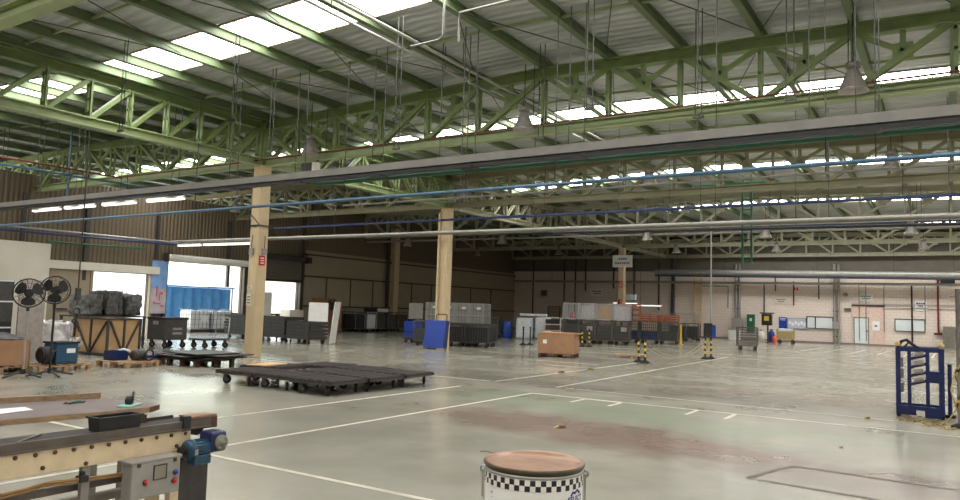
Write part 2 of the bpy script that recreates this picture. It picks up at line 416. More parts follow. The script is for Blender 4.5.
# lower flat panels of the left wall + rails
mb = MB().box((XL+.03, (30.4+YW)/2, 2.35), (.06, YW-30.4, 4.7)); struct(mb, 'wall_left_lining', 'wallpanel')
for i, z in enumerate((1.48, 3.21, 4.47)):
    struct(MB().box((XL+.1, (30.4+YW)/2, z), (.12, YW-30.4, .09)), 'trim_%d' % (i+1), 'darkmetal')
k = 4
for yy in (32.2, 34.3, 36.4, 40.5, 42.8, 45.2, 48, 51):
    struct(MB().box((XL+.08, yy, 2.35), (.06, .05, 1.72)), 'trim_%d' % k, 'darkmetal'); k += 1
struct(MB().box((XL+.2, 38.4, 3.4), (.4, .5, 6.8)), 'column_left_wall', 'concrete')
struct(MB().box((XL+.3, 37.6, 3.3), (.16, .16, 6.6)), 'trim_%d' % k, 'darkmetal'); k += 1
for yy in (12.6, 14.9, 17.5, 20.9, 25.0, 30.2):
    struct(MB().box((XL+.08, yy, 4.05 if yy < 30 else 3.4), (.14, .14, 3.4 if yy < 30 else 6.8)), 'trim_%d' % k, 'darkmetal'); k += 1
# white partition and beige panels near the fans
struct(MB().box((XL+.25, 12.2, 1.88), (.3, 7.4, 3.76)), 'wall_partition', 'whitewall')
struct(MB().box((XL+.06, 16.9, 1.5), (.12, 1.9, 3.0)), 'wall_left_panel', 'wallpanel')
struct(MB().box((XL+.12, 18.4, 2.95), (.3, 5.2, .34)), 'trim_%d' % k, 'whitewall'); k += 1
struct(MB().box((XL+.1, 17.1, 1.1), (.2, 1.6, .07)), 'trim_%d' % k, 'darkmetal'); k += 1
# door frames
for i, (a, b, h) in enumerate(OPEN):
    mb = MB().box((XL+.06, a-.06, h/2), (.24, .12, h)).box((XL+.06, b+.06, h/2), (.24, .12, h)).box((XL+.06, (a+b)/2, h+.06), (.24, b-a+.24, .12))
    struct(mb, 'door_%d' % (i+1), ['wallpanel', 'darkmetal', 'darkmetal'][i])
rd = thing('roller_shutter_box', 'long white roller housing above the wide bright loading door', 'roller shutter', (XL+.25, 23.75, 3.62))
MB().cyl((0, -2.4, 0), (0, 2.4, 0), .16, 18).build('roller', 'white', rd)
for yy in (-2.45, 2.45): MB().box((0, yy, 0), (.34, .1, .42)).build('bracket', 'darkmetal', rd)
MB().box((.1, 2.6, -.05), (.2, .24, .26)).build('shutter_motor', 'black', rd)
mb = MB()
for j in range(12): mb.prof((XL+.12, 26.6, 2.9+j*.1), (XL+.12, 30.1, 2.9+j*.1), [(-.02, -.05), (.03, 0), (-.02, .05)])
rs = thing('rolled_down_shutter', 'ribbed grey shutter half lowered in the doorway behind the nearest column', 'roller shutter', (0, 0, 0))
mb.build('slats', 'greymetal', rs)
MB().cyl((XL+.22, 26.5, 4.15), (XL+.22, 30.2, 4.15), .16, 14).build('roller', 'darkmetal', rs)
MB().box((XL+.3, 30.4, 4.1), (.3, .3, .35)).build('shutter_motor', 'black', rs)
# banner on the pier between doors
bn = thing('hanging_banner', 'tall pale blue banner with pink figures hung between two loading doors', 'banner', (XL+.1, 21.05, 0))
MB().box((.08, 0, 2.2), (.02, .8, 2.5)).build('sheet', pmat('banner_blue', (128, 168, 222), .5, 0, .15, 2), bn)
mb = MB()
mb.box((.095, 0, 1.55), (.012, .8, 1.15)); mb.build('printed_panel', pmat('banner_grey', (190, 178, 182), .5, 0, .2, 3), bn)
mb = MB()
for yy, zz, w, h in ((-.1, 2.0, .06, .5), (.05, 1.75, .05, .35), (.15, 1.9, .12, .12), (-.2, 1.45, .1, .1), (.22, 1.3, .16, .08), (0, 1.42, .25, .06)): mb.box((.105, yy, zz), (.01, w, h))
mb.build('printed_figures', pmat('banner_red', (206, 84, 110), .5), bn)
MB().cyl((.1, -.42, 3.46), (.1, .42, 3.46), .025, 8).build('rod', 'redpipe', bn)

# outside yard behind the doors
wall('ground_yard', (-53, 24, -.12), (43, 60, .2), 'yard')
bpy.data.objects['ground_yard'].location.z = .001
wall('wall_yard', (-62, 24, 2.5), (.4, 60, 5), 'yardwall')
tent = thing('tarpaulin_shelter', 'blue tarpaulin shelter standing outside in the bright yard', 'shelter', (-38.2, 28.6, 0))
mb = MB()
pts = []
n_ = 44
for i in range(n_+1):
    t = i/n_; yy = -3.0+5.2*t; pts.append((.12*sin(t*48)+.05*sin(t*21), yy))
vs = [(x, y, z) for z in (.15, 1.2, 2.35) for x, y in pts]; fs = []
for r in range(2):
    for i in range(n_): fs.append((r*(n_+1)+i, r*(n_+1)+i+1, (r+1)*(n_+1)+i+1, (r+1)*(n_+1)+i))
mb.add(vs, fs, 0, True); mb.add([(-.02+x, y, z) for x, y, z in vs], [f[::-1] for f in fs], 0, True)
mb.build('curtain', 'tarp', tent)
MB().prism([(0.2, -3.05), (0.2, 2.3), (-3, 2.3), (-3, -3.05)], 2.38, 2.46).build('roof', 'tarp', tent)
for xx, yy in ((.1, -3), (.1, 2.2), (-2.9, -3), (-2.9, 2.2)): MB().cyl((xx, yy, 0), (xx, yy, 2.4), .04, 8).build('pole', 'galv', tent)
tr = thing('parked_trailer', 'white box trailer parked outside beyond the tarpaulin shelter', 'trailer', (-48, 40, 0))
MB().box((0, 0, 2.0), (2.6, 9, 2.6)).build('body', 'white', tr)
MB().box((0, 0, .62), (1.2, 8.4, .16)).build('chassis', 'darkmetal', tr)
for xx in (-1.1, 1.1):
    for yy in (-3, 3): MB().cyl((xx-.12, yy, .5), (xx+.12, yy, .5), .5, 18).build('wheel', 'rubber', tr)

# ------------------------------------------------------------------ columns
COLS = [(XC, 15.4), (XC, 25.45), (XC, 45.5), (XC, 5.35)]
for i, (x, y) in enumerate(COLS):
    mb = MB().prism([(-.17, -.2), (.17, -.2), (.2, -.17), (.2, .17), (.17, .2), (-.17, .2), (-.2, .17), (-.2, -.17)], 0, ZBOT)
    o = struct(mb, 'column_%d' % (i+1), 'concrete'); o.location = (x, y, 0)
o = struct(MB().cyl((0, 0, .9), (0, 0, ZBOT-.2), .06, 10), 'trim_%d' % k, 'concrete'); o.location = (XC-.17, 25.45-.3, 0); k += 1

for i, (x, y) in enumerate(COLS):
    struct(MB().ibeam((x, y-.16, ZBOT+.02), (x, y+.16, ZBOT+.02), .06, .34, .02).box((x, y, (ZBOT+7.2)/2), (.3, .3, 7.2-ZBOT)), 'column_head_%d' % (i+1), 'green')
# ------------------------------------------------------------------ roof trusses along X
def truss(name, label, xs, ys, kinds, rows_dir, c1='green', c2='greenlight'):
    """xs: node positions; rows_dir True = along X at Y=ys, False = along Y at X=ys. kinds: 1 rising, -1 falling web per bay."""
    al = rows_dir
    P = (lambda a, z, o=0: (a, ys+o, z)) if al else (lambda a, z, o=0: (ys+o, a, z))
    top = (lambda a: ztop(a)) if al else (lambda a: 7.27)
    t = thing(name, label, 'roof truss', (0, 0, 0))
    lat = (0, 1, 0) if al else (1, 0, 0)
    m = MB()
    mid = XR0 if (al and xs[0] >= XC-.1) else (xs[len(xs)//2] if not al else -28.1)
    seq = [xs[0], mid, xs[-1]] if al else [xs[0], xs[-1]]
    for a, b in zip(seq[:-1], seq[1:]): m.ibeam(P(a, top(a)-.13), P(b, top(b)-.13), .26, .22, .03)
    m.build('top_chord', c1, t)
    MB().ibeam(P(xs[0], ZBOT+.12), P(xs[-1], ZBOT+.12), .24, .24, .03).build('bottom_chord', c2, t)
    for i, a in enumerate(xs):
        m = MB(); zt = top(a)-.2; w = .08 if i not in (0, len(xs)-1) else .12
        for o in (-.075, .075): m.bar(P(a, ZBOT+.2, o), P(a, zt, o), w if al else .05, .05 if al else w, lat)
        for q in range(3):
            z = ZBOT+.35+q*(zt-ZBOT-.5)/2; m.bar(P(a, z, -.1), P(a, z, .1), .05, .06)
        m.build('post', c1, t)
    for i, (a, b) in enumerate(zip(xs[:-1], xs[1:])):
        k_ = kinds[i]
        a0, b0 = (a+.05, b-.05)
        lo, hi = (P(a0, ZBOT+.22), P(b0, top(b)-.22)) if k_ > 0 else (P(b0, ZBOT+.22), P(a0, top(a)-.22))
        m = MB()
        for o in (-.06, .06):
            ov = Vector(lat)*o; m.bar(Vector(lo)+ov, Vector(hi)+ov, .1, .05, lat)
        m.build('diagonal', c1, t)
        if al:
            c = (Vector(lo)+Vector(hi))/2+Vector((0, 0, .1)); m = MB()
            m.box(c, (.34, .06, .32))
            m.bar(c, P((a+b)/2+(.0), top((a+b)/2)-.2), .1, .07, lat)
            oth = P(a0, top(a)-.22) if k_ > 0 else P(b0, top(b)-.22)
            m.bar(c, oth, .1, .07, lat)
            m.build('gusset_brace', c1, t)
    return t
XM = [XC, -16.45, -14.9, -13.22, -11.6, -10.0, XR0, -6.47, -4.81, -3.15, -1.45, .2, XR]
KM = [-1, -1, -1, 1, 1, 1, -1, -1, -1, 1, 1, 1]
XLB = [XC-1.66*i for i in range(8)]+[XL+.1]
XLB = XLB[::-1]; KL = [-1, -1, -1, -1, 1, 1, 1, 1]
XLO = [XC-1.65*i for i in range(13)][::-1]; KO = [-1]*3+[1]*3+[-1]*3+[1]*3
ROWS = [5.35, 15.4, 25.45, 35.5, 45.5, 54.3]
LM = ['green roof truss crossing the upper corner of the view above the conveyor',
      'big green roof truss starting at the nearest beige column, red pipe along its foot',
      'green roof truss starting at the second beige column, behind the long blue pipe',
      'haze-pale green roof truss meeting a hanging post where no column stands',
      'haze-pale green roof truss resting on the far column that carries the white sign',
      'rearmost haze-pale roof truss right against the brick wall, above the wide duct']
LL = ['', 'green roof truss running from the nearest column to the cladding wall',
      'roof truss running from the second column to the cladding wall, above the far fluorescent lights',
      'dark roof truss across the side bay behind the second column',
      'farthest dark roof truss across the side bay, before the dim corner',
      'roof truss across the side bay flat against the dim end of the brick wall']
for i, y in enumerate(ROWS):
    cc = ('green', 'greenlight') if i < 2 else (('hazeolive', 'hazeolive') if i == 2 else ('hazesteel', 'hazesteel'))
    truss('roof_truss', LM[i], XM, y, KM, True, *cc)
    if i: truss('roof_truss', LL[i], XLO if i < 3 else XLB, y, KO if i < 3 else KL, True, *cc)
LY = ['green valley girder running from the upper corner down to the nearest beige column',
      'green valley girder between the nearest and the second beige column',
      'long green valley girder from the second column to the far column with the sign',
      'green valley girder between the far column with the sign and the brick wall']
for i, (a, b, n) in enumerate(((5.35, 15.4, 9), (15.4, 25.45, 9), (25.45, 45.5, 17), (45.5, 54.8, 8))):
    ys_ = [a+.2+(b-a-.4)*j/n for j in range(n+1)]
    truss('valley_girder', LY[i], ys_, XC, [1]*n if i == 0 else [(-1 if j >= n//2 else 1) for j in range(n)], False, *(('green', 'greenlight') if i < 2 else ('hazesteel', 'hazesteel')))
m = MB()
for o in (-.1, .1): m.bar((XC+o, 35.5, ZBOT-.1), (XC+o, 35.5, 7.1), .08, .24, (0, 1, 0))
struct(m, 'beam_hanging_post', 'green')
# gutter pipe along the valley girder
struct(MB().ibeam((XC+.25, -3, 7.32), (XC+.25, 15.2, 7.32), .1, .16, .02), 'beam_gutter', 'tray')
# purlins
i = 0
for x in XM[1:-1]+[XR]+[q for q in XLO[:-1]]+[XC-.3, XC+.35]+[XR+1.65*j for j in range(1, 12)]:
    z = ztop(x)+.08
    i += 1
    struct(MB().ibeam((x, YB, z), (x, YW, z), .22, .14, .02), 'ceiling_beam_%d' % i, 'purlin')
# bridging bars between purlins
i = 0
for x0, x1 in list(zip(XM[:-1], XM[1:]))+list(zip(XLO[:-1], XLO[1:])):
    for yy in (8.1, 12.9, 18.3, 23.0, 28.5, 38.5):
        i += 1
        z = (ztop(x0)+ztop(x1))/2+.1
        struct(MB().bar((x0, yy, ztop(x0)+.1), (x1, yy, ztop(x1)+.1), .04, .06), 'ceiling_strip_%d' % i, 'greenlight')
# sag rods
m = MB()
for j, (x0, x1) in enumerate(zip(XM[:-1], XM[1:])):
    for ya, yb in ((5.5, 10.2), (15.2, 11.6), (15.6, 19.8)):
        if (j+int(ya)) % 2: ya, yb = yb, ya
        m.cyl((x0, ya, ztop(x0)+.02), (x1, yb, ztop(x1)+.02), .012, 5)
struct(m, 'ceiling_rods', 'rod')
# skylights: strips of translucent sheet, one per bay
wn = 1
def strip(x0, x1, yc, w=1.4):
    global wn
    segs = [x for x in [-28.1, XC, XR0, XR, 11.75, XE] if x0 < x < x1]
    pts = [x0]+segs+[x1]; vs = []
    for x in pts:
        for yy in (yc-w/2, yc+w/2): vs.append((x, yy, ztop(x)+SHEET-.012))
    m = MB().add(vs, [(2*i, 2*i+1, 2*i+3, 2*i+2) for i in range(len(pts)-1)])
    o = struct(m, 'window_%d' % wn, 'skylight'); wn += 1
    fr = MB()
    for yy in (yc-w/2, yc+w/2):
        for a, b in zip(pts[:-1], pts[1:]): fr.bar((a, yy, ztop(a)+SHEET-.02), (b, yy, ztop(b)+SHEET-.02), .05, .03)
    x = x0
    while x < x1:
        fr.bar((x, yc-w/2, ztop(x)+SHEET-.02), (x, yc+w/2, ztop(x)+SHEET-.02), .03, .02); x += .83
    fr.build('window_frame', 'wallpanel', o)
for yc in (.4, 10.55, 20.15, 30.3, 40.3, 50.1):
    strip(XC+.3 if yc < 35 else -12.8, XR-.3, yc); strip(XR+.3, XE-.5, yc)  # right bay and first row are out of view, added for even light
for yc in (.4, 10.55, 20.15): strip(XO+.6, XC-.3, yc)

# ------------------------------------------------------------------ overhead services
def run(name, label, cat, p0, p1, r, mat, hang=None, hz=None, n=10):
    t = thing(name, label, cat); m = MB().cyl(p0, p1, r, n); m.build('pipe', mat, t)
    if hang:
        p0, p1 = Vector(p0), Vector(p1); L_ = (p1-p0).length; c = int(L_/hang)
        for i in range(c):
            q = p0.lerp(p1, (i+.5)/c); zt = ztop(q.x)+.0
            MB().cyl((q.x, q.y, q.z), (q.x, q.y, zt), .011, 6).build('hanger_rod', 'rod', t)
    return t
t = thing('cable_tray', 'long grey cable tray hung in front of the nearest column, under the big truss', 'cable tray')
mb = MB(); y0 = 12.5; zy = 4.71
mb.prof((XL+.3, y0, zy), (XR, y0, zy+.03), [(-.11, -.06), (.11, -.06), (.11, .1), (.095, .1), (.095, -.045), (-.095, -.045), (-.095, .1), (-.11, .1)])
mb.build('tray', 'tray', t)
MB().box(((XL+XR)/2, y0-.02, zy-.1), (XR-XL-.5, .14, .07)).build('cable', 'blackpipe', t)
x = XL+1
while x < XR:
    for o in (-.1, .22): MB().cyl((x+o, y0, zy-.14), (x+o, y0, ztop(x)+.1), .011, 6).build('hanger_rod', 'rod', t)
    MB().box((x+.05, y0, zy-.13), (.4, .3, .03)).build('cradle', 'blackpipe', t)
    x += 2.45
run('green_water_pipe', 'dark green pipe just below the near cable tray', 'pipe', (-13, 12.8, 4.58), (XR, 12.8, 4.6), .05, 'greenpipe', 5)
run('blue_air_pipe', 'long bright blue pipe passing in front of the nearest column', 'pipe', (XL+.4, 12.6, 4.04), (XR, 12.6, 4.15), .038, 'bluepipe', 4.9)
run('thin_silver_conduit', 'thin silver conduit just behind the near blue pipe', 'pipe', (-12, 12.75, 4.0), (XR, 12.75, 4.03), .02, 'whitepipe', 6)
run('red_sprinkler_pipe', 'thin red pipe running along the foot of the big truss', 'pipe', (-25, 15.05, 5.95), (XR, 15.05, 6.1), .02, 'redpipe', 6)
run('red_branch_pipe', 'thin red pipe running along the valley girder to the nearest column', 'pipe', (-25, 6, 5.93), (-25, 15.05, 5.95), .028, 'redpipe', 4)
run('blue_branch_pipe', 'blue pipe running lengthwise beside the valley girder, with a blue drop', 'pipe', (-25.1, 6, 5.72), (-25.1, 16.5, 5.76), .035, 'bluepipe', 5)
run('blue_drop_pipe', 'short upright blue drop between the lengthwise pipe and the tray', 'pipe', (-25.1, 13.25, 4.95), (-25.1, 13.25, 7.3), .03, 'bluepipe')
run('dark_blue_wall_pipe', 'dark blue pipe low along the cladding wall above the fans', 'pipe', (XL+.9, 8, 4.05), (XL+.9, 22, 4.2), .05, 'navypipe')
run('grey_wall_pipe', 'grey pipe above the dark blue one along the cladding wall', 'pipe', (XL+.85, 8, 4.27), (XL+.85, 22, 4.31), .04, 'galv')
run('green_wall_pipe', 'short green pipe along the cladding wall over the plastic bundles', 'pipe', (XL+.5, 15.7, 3.84), (XL+.5, 20, 3.9), .045, 'greenpipe')
run('navy_pipe', 'navy blue pipe passing in front of the second column', 'pipe', (XC-9, 24.0, 5.15), (XR, 24.0, 5.22), .05, 'navypipe', 5)
t = run('white_duct_pipe', 'thick pale grey pipe crossing in front of the second column', 'pipe', (XL+.3, 21.5, 4.36), (XR, 21.5, 4.33), .075, 'whitepipe', 2.9)
run('black_feeder_cable', 'black cable hung below the thick pale pipe', 'cable', (-8.8, 21.5, 4.2), (XR, 21.5, 4.12), .045, 'blackpipe', 3)
run('pale_pipe', 'pale pipe halfway between second and far column rows', 'pipe', (XL+1, 34.6, 5.55), (XR, 34.6, 5.5), .06, 'whitepipe', 5)
run('blue_rear_pipe', 'blue pipe high in the rear bays near the far column', 'pipe', (XC-3, 34.7, 5.75), (XR, 34.7, 5.75), .04, 'navypipe', 5)
run('wall_duct', 'fat grey duct along the top of the far brick wall', 'duct', (-18.5, 53.6, 4.78), (XR+2, 53.6, 4.55), .22, 'galv', 4.2, n=16)
run('black_wall_cable', 'black cable directly under the fat grey duct', 'cable', (-18.5, 53.55, 4.5), (XR+2, 53.55, 4.3), .05, 'navypipe')
run('silver_wall_pipe', 'slim silver pipe running the full width of the far brick wall', 'pipe', (XL+.5, 54.2, 4.05), (XR+2, 54.2, 4.02), .09, 'galv', 6)
run('thin_wall_conduit', 'thin conduit across the brick wall beside the door sign', 'conduit', (-5.4, 54.82, 2.72), (1.2, 54.82, 2.75), .03, 'galv')
run('lower_wall_conduit', 'lower thin conduit across the brick wall right of the door', 'conduit', (-3.4, 54.82, 2.5), (1.2, 54.82, 2.52), .03, 'galv')
# sprinkler pipes running lengthwise high under the roof
for lab, (xa, ya), (xb, yb), r in (('upper silver sprinkler pipe under the roof beside the bright skylight', (337, 0), (489, 81), .035),
                                   ('lower silver sprinkler pipe with an angled drop near the roof', (320, 7), (480, 88), .03)):
    p = onz(xa, ya, 6.95); q = onz(xb, yb, 6.95); xx = (p.x+q.x)/2
    run('sprinkler_pipe', lab, 'pipe', (xx, 4, 6.95), (xx, 22, 6.95), r, 'galv', 3.3)
dp = onz(443, 40, 6.6)
t = thing('sprinkler_drop', 'white bent drop pipe hanging from the roof above the view centre', 'pipe')
MB().tube([(dp.x, dp.y, 7.5), (dp.x, dp.y, 6.7), (dp.x-.08, dp.y-.0, 6.62), (dp.x-.75, dp.y, 6.6)], .022, 8).build('pipe', 'whitepipe', t)
MB().tube([(dp.x+.35, dp.y, 6.5), (dp.x+.35, dp.y, 7.05), (dp.x+2.4, dp.y, 7.08)], .022, 8).build('branch_pipe', 'whitepipe', t)
# loose hanger rods below roof, pairs, near bay
g = 'thin roof hanger rods in the near bay'
for x, yy in ((-15.6, 9.3), (-14.1, 12.3), (-12.4, 9.8), (-11.0, 13.4), (-9.2, 11.2), (-7.4, 13.9), (-5.5, 12.2), (-3.9, 13.6), (-2.2, 13.1)):
    o = single(MB().cyl((-.06, 0, 5.4), (-.06, 0, 7.5), .011, 6).cyl((.06, 0, 5.4), (.06, 0, 7.5), .011, 6).box((0, 0, 5.4), (.2, .05, .05)), 'hanger_rod_pair', 'rod',
               'pair of thin dark hanger rods dropping from the roof in the near bay', 'hanger', (x, yy, 0), 0, g)

# fluorescent battens
LB = ['first', 'second', 'third', 'fourth', 'fifth']
def batten(loc, label, group, up=.22):
    t = thing('fluorescent_light', label, 'light fitting', loc, 0, group)
    MB().prof((-.85, 0, .03), (.85, 0, .03), [(-.06, -.03), (.06, -.03), (.03, .04), (-.03, .04)]).build('housing', 'white', t)
    for o in (-.03, .03): MB().cyl((-.82, o, -.02), (.82, o, -.02), .022, 8).build('tube', 'tube', t)
    for o in (-.6, .6): MB().cyl((o, 0, .05), (o, 0, up), .01, 6).build('hanger_rod', 'rod', t)
    return t
for i, px_ in enumerate((48, 81, 120, 166)):
    batten((onY(px_, 200, y0).x, y0-.02, zy-.26), 'lit fluorescent light under the near tray, %s from the cladding wall' % LB[i], 'fluorescent lights under the near tray')
for i, px_ in enumerate((190, 216, 242)):
    batten((onY(px_, 240, 21.4).x, 21.4, 4.16), 'lit fluorescent light under the thick pale pipe, %s from the cladding wall' % LB[i], 'fluorescent lights under the thick pale pipe')
for i, (px_, py_) in enumerate(((625, 303), (649, 305.5))):
    q = onY(px_, py_, 47); batten(q, 'low hung fluorescent light beyond the far column, %s' % ('nearer to it' if i == 0 else 'over the orange racks'), 'fluorescent lights beyond the far column', 5)

# high bay lamps
def lamp_proto(lit):
    t = thing('high_bay_lamp', 'x', 'lamp')
    pr = [(.055, .34), (.1, .30), (.14, .2), (.2, .06), (.25, -.06), (.262, -.09), (.25, -.085), (.19, .06), (.13, .2), (.05, .3)]
    MB().lathe(pr, n=28).build('reflector', 'alu', t)
    MB().lathe([(.0, .47), (.1, .46), (.13, .43), (.13, .35), (.05, .33), (0, .33)], n=20).build('ballast_housing', 'lampbody', t)
    MB().lathe([(0, -.03), (.06, -.02), (.075, .05), (.05, .15), (0, .17)], n=12).build('bulb', 'lit' if lit else 'white', t)
    MB().tube([(0, 0, .46), (0, 0, .56), (.03, 0, .6), (0, 0, .64), (-.03, 0, .6)], .012, 6).build('hook', 'rod', t)
    MB().cyl((0, 0, .62), (0, 0, 1.5), .012, 6).build('suspension_rod', 'rod', t)
    return t
LP = lamp_proto(False); LQ = lamp_proto(True)
lampdata = []
WHERE = ['over the leaning blue rack side', 'above the middle of the floor', 'beside the nearest column']
xs_ = (-1.4, -8.4, -15.4)
lampdata += [((-1.4, 14.75, 5.96), 'large bell lamp hanging before the big truss, closest to the camera', 0),
             ((-8.3, 14.75, 5.96), 'bell lamp hanging before the big truss at its ridge', 0),
             ((-15.25, 14.75, 5.98), 'bell lamp hanging before the big truss beside the nearest column', 0)]
NM = ['above the blue rack', 'above mid floor', 'beside the column line', 'over the side bay', 'close to the cladding wall']
for j, x in enumerate((-1.33, -8.62, -16.3, -23.6, -30.2)):
    lampdata.append(((x, 24.3, 6.2), 'bell lamp in the second lamp row, %s' % NM[j], 0))
for j, x in enumerate((-1.2, -6.8, -12.3, -20.5, -27)):
    lampdata.append(((x, 34.3, 5.3), 'small bright bell lamp in the third lamp row, %s' % NM[j], 1))
for j, x in enumerate((-1, -8.2, -14, -22, -28.5)):
    lampdata.append(((x, 44.3, 5.5), 'tiny glowing lamp in the rearmost lamp row, %s' % NM[j], 1))
for j, (loc, lab, lit) in enumerate(lampdata):
    src = LQ if lit else LP
    if src.get('label') == 'x': src.location = loc; src['label'] = lab; src['group'] = 'bell shaped high bay lamps'
    else: dup(src, loc, None, lab, 'bell shaped high bay lamps')
# small floodlight box under the big truss
p = onY(316, 167, 15.3)
fl = thing('floodlight', 'white floodlight under the big truss near the nearest column', 'floodlight', p)
MB().box((0, 0, 0), (.14, .2, .26)).build('lamp_face', 'white', fl); MB().box((-.3, 0, 0), (.44, .16, .26)).build('housing', 'darkmetal', fl)
MB().bar((0, 0, .1), (0, .1, .3), .03, .03).build('bracket', 'rod', fl)


# ------------------------------------------------------------------ far wall fittings
WF = YW-.06
def wpos(x, y):
    p = onY(x, y, WF); return p.x, p.z
def wrect(x0, y0, x1, y1):
    a, b = wpos(x0, y0), wpos(x1, y1); return (a[0]+b[0])/2, (a[1]+b[1])/2, abs(b[0]-a[0]), abs(a[1]-b[1])
def sign(name, label, px, lines=2, mat='paper', ink='ink', y=WF):
    cx, cz, w, h = wrect(*px)
    t = thing(name, label, 'sign', (cx, y, cz))
    MB().box((0, 0, 0), (w, .03, h)).build('plate', mat, t)
    m = MB()
    for i in range(lines):
        zz = h*(.5-(i+1)/(lines+1)); ww = w*(.8 if i % 2 == 0 else .55); x = -ww/2
        while x < ww/2-.04:
            l = random.uniform(.05, .12); m.box((x+l/2, -.02, zz), (l, .01, h*.16)); x += l+.03
    m.build('lettering', ink, t); return t
# office door
cx, cz, w, h = wrect(853, 306, 884, 346)
struct(MB().box((-4.43, WF, 1.36), (1.86, .06, 2.55)), 'door_surround', pmat('pink_door_surround', (224, 198, 184), .6))
struct(MB().box((-4.43, WF-.05, 2.62), (1.95, .1, .1)), 'trim_91', 'rust')
d4 = struct(MB().box((-4.84, WF-.05, .96), (.8, .05, 1.66)), 'door_4', 'frost')
MB().box((-4.5, WF-.1, .95), (.04, .06, .14)).build('door_handle', 'darkmetal', d4)
mb = MB()
for xx in (-5.26, -4.42): mb.box((xx, WF-.05, .98), (.05, .08, 1.74))
mb.box((-4.84, WF-.05, 1.82), (.88, .08, .06)); mb.build('door_frame', 'greymetal', d4)
def win(name, px, split=None):
    cx, cz, w, h = wrect(*px)
    o = struct(MB().box((cx, WF, cz), (w, .04, h)), name, 'frost')
    m = MB()
    for s_ in (-1, 1):
        m.box((cx+s_*w/2, WF-.03, cz), (.05, .07, h+.05)); m.box((cx, WF-.03, cz+s_*h/2), (w, .07, .05))
    if split: m.box((cx-w/2+w*split, WF-.03, cz), (.06, .07, h))
    m.build('window_frame', 'darkmetal', o); return o
win('window_31', (807, 316.5, 833, 329), .33); win('window_32', (895, 319, 925, 332))
o = thing('notice', 'white notice sheet pinned on the pink panel beside the office door', 'notice', (*[wrect(872, 321, 880, 331)[0]], WF-.04, wrect(872, 321, 880, 331)[1]))
MB().box((0, 0, 0), (.44, .02, .62)).build('sheet', 'paper', o); MB().box((0, -.015, 0), (.16, .01, .12)).build('printed_mark', 'greymetal', o)
sign('door_sign', 'white sign high above the office door', (859, 294, 873, 301))
sign('arrow_sign', 'small grey sign left of the office door', (844, 308, 851, 312), 2, 'greymetal')
sign('office_sign', 'white sign with dark writing above the right office window', (915, 301, 927, 311), 3)
sign('corner_sign', 'pale pink sign high beside the black wall screen', (948, 295, 957, 299), 2, 'paper', 'red')
sign('wall_sign', 'grey lettered sign above the blue poster on the brick wall', (775, 297.5, 787, 303.5), 2, 'whitewall')
sign('exit_sign', 'white sign high on the dim brick wall above the rear cages', (591, 289, 603, 296), 2)
sign('dim_sign', 'grey sign in the dim corner of the brick wall', (541, 290, 547, 296), 2, 'greymetal')
sign('pale_blue_sign', 'small pale sign behind the far column, low on the brick wall', (628, 295, 634, 299), 1)
cx, cz, w, h = wrect(779, 317, 787, 330)
o = thing('safety_poster', 'blue safety poster on the brick wall above the beige trolley', 'poster', (cx, WF, cz))
MB().box((0, 0, 0), (w, .03, h)).build('poster_sheet', 'blue', o)
mb = MB(); mb.box((0, -.02, .34), (.4, .01, .05)); mb.box((0, -.02, .25), (.3, .01, .04)); mb.build('lettering', 'paper', o)
cx, cz, w, h = wrect(787.5, 318, 806, 329)
o = thing('notice_board', 'long pale notice board between the blue poster and the wall window', 'notice board', (cx, WF, cz))
MB().box((0, 0, 0), (w, .03, h)).build('board', pmat('board_blue_grey', (188, 196, 214), .5), o)
mb = MB()
for i in range(6): mb.box((-w/2+.15+i*w/6.2, -.02, .05*(-1)**i), (.15, .01, .24))
mb.build('pinned_sheets', 'paper', o)
mb = MB()
for s_ in (-1, 1): mb.box((s_*w/2, -.02, 0), (.03, .04, h)).box((0, -.02, s_*h/2), (w, .04, .03))
mb.build('frame', 'greymetal', o)
# screen, cabinets, pipes on the wall
o = thing('wall_screen', 'black television screen mounted high on the brick wall', 'television', (.03, WF-.12, 4.36))
MB().box((0, 0, 0), (.78, .08, .52)).build('screen', 'black', o); MB().box((0, .08, 0), (.2, .12, .2)).build('bracket', 'darkmetal', o)
rp = thing('red_standpipe', 'red upright pipe on the brick wall under the wide duct', 'pipe', (-.5, WF-.08, 0))
MB().cyl((0, 0, .95), (0, 0, 4.6), .06, 10).build('pipe', 'redpipe', rp)
MB().cyl((-.25, 0, .95), (.2, 0, .95), .07, 10).build('valve', 'rust', rp)
o = thing('metal_cabinet', 'grey beige upright metal cabinet at the wall behind the blue rack', 'cabinet', (.05, WF-.35, 0))
MB().box((0, 0, .72), (.64, .5, 1.44)).build('body', 'boxgrey', o)
for s_ in (-1, 1): MB().box((s_*.155, -.26, .75), (.3, .02, 1.3)).build('door', 'greymetal', o)
MB().box((.02, -.28, .75), (.02, .03, .15)).build('handle', 'darkmetal', o)
o = thing('red_hose_cabinet', 'red hose cabinet at the wall by the frame edge', 'hose cabinet', (.75, WF-.1, 1.0))
MB().box((0, 0, 0), (.5, .2, .7)).build('body', 'red', o); MB().box((0, -.11, 0), (.4, .02, .55)).build('door', 'redpipe', o)
def vpipe(name, label, x, z0, z1, r, mat, y=WF-.1, cat='pipe'):
    t = thing(name, label, cat, (x, y, 0)); MB().cyl((0, 0, z0), (0, 0, z1), r, 10).build('pipe', mat, t)
    m = MB(); z = z0+.4
    while z < z1: m.box((0, .04, z), (r*2.6, .06, .05)); z += 1.4
    m.build('clamps', 'rod', t)
vpipe('black_conduit', 'slim black upright conduit beside the right office window', -1.93, .2, 4.1, .05, 'black')
vpipe('grey_conduit', 'grey upright conduit between door panel and right office window', -3.5, .9, 4.1, .025, 'greymetal')
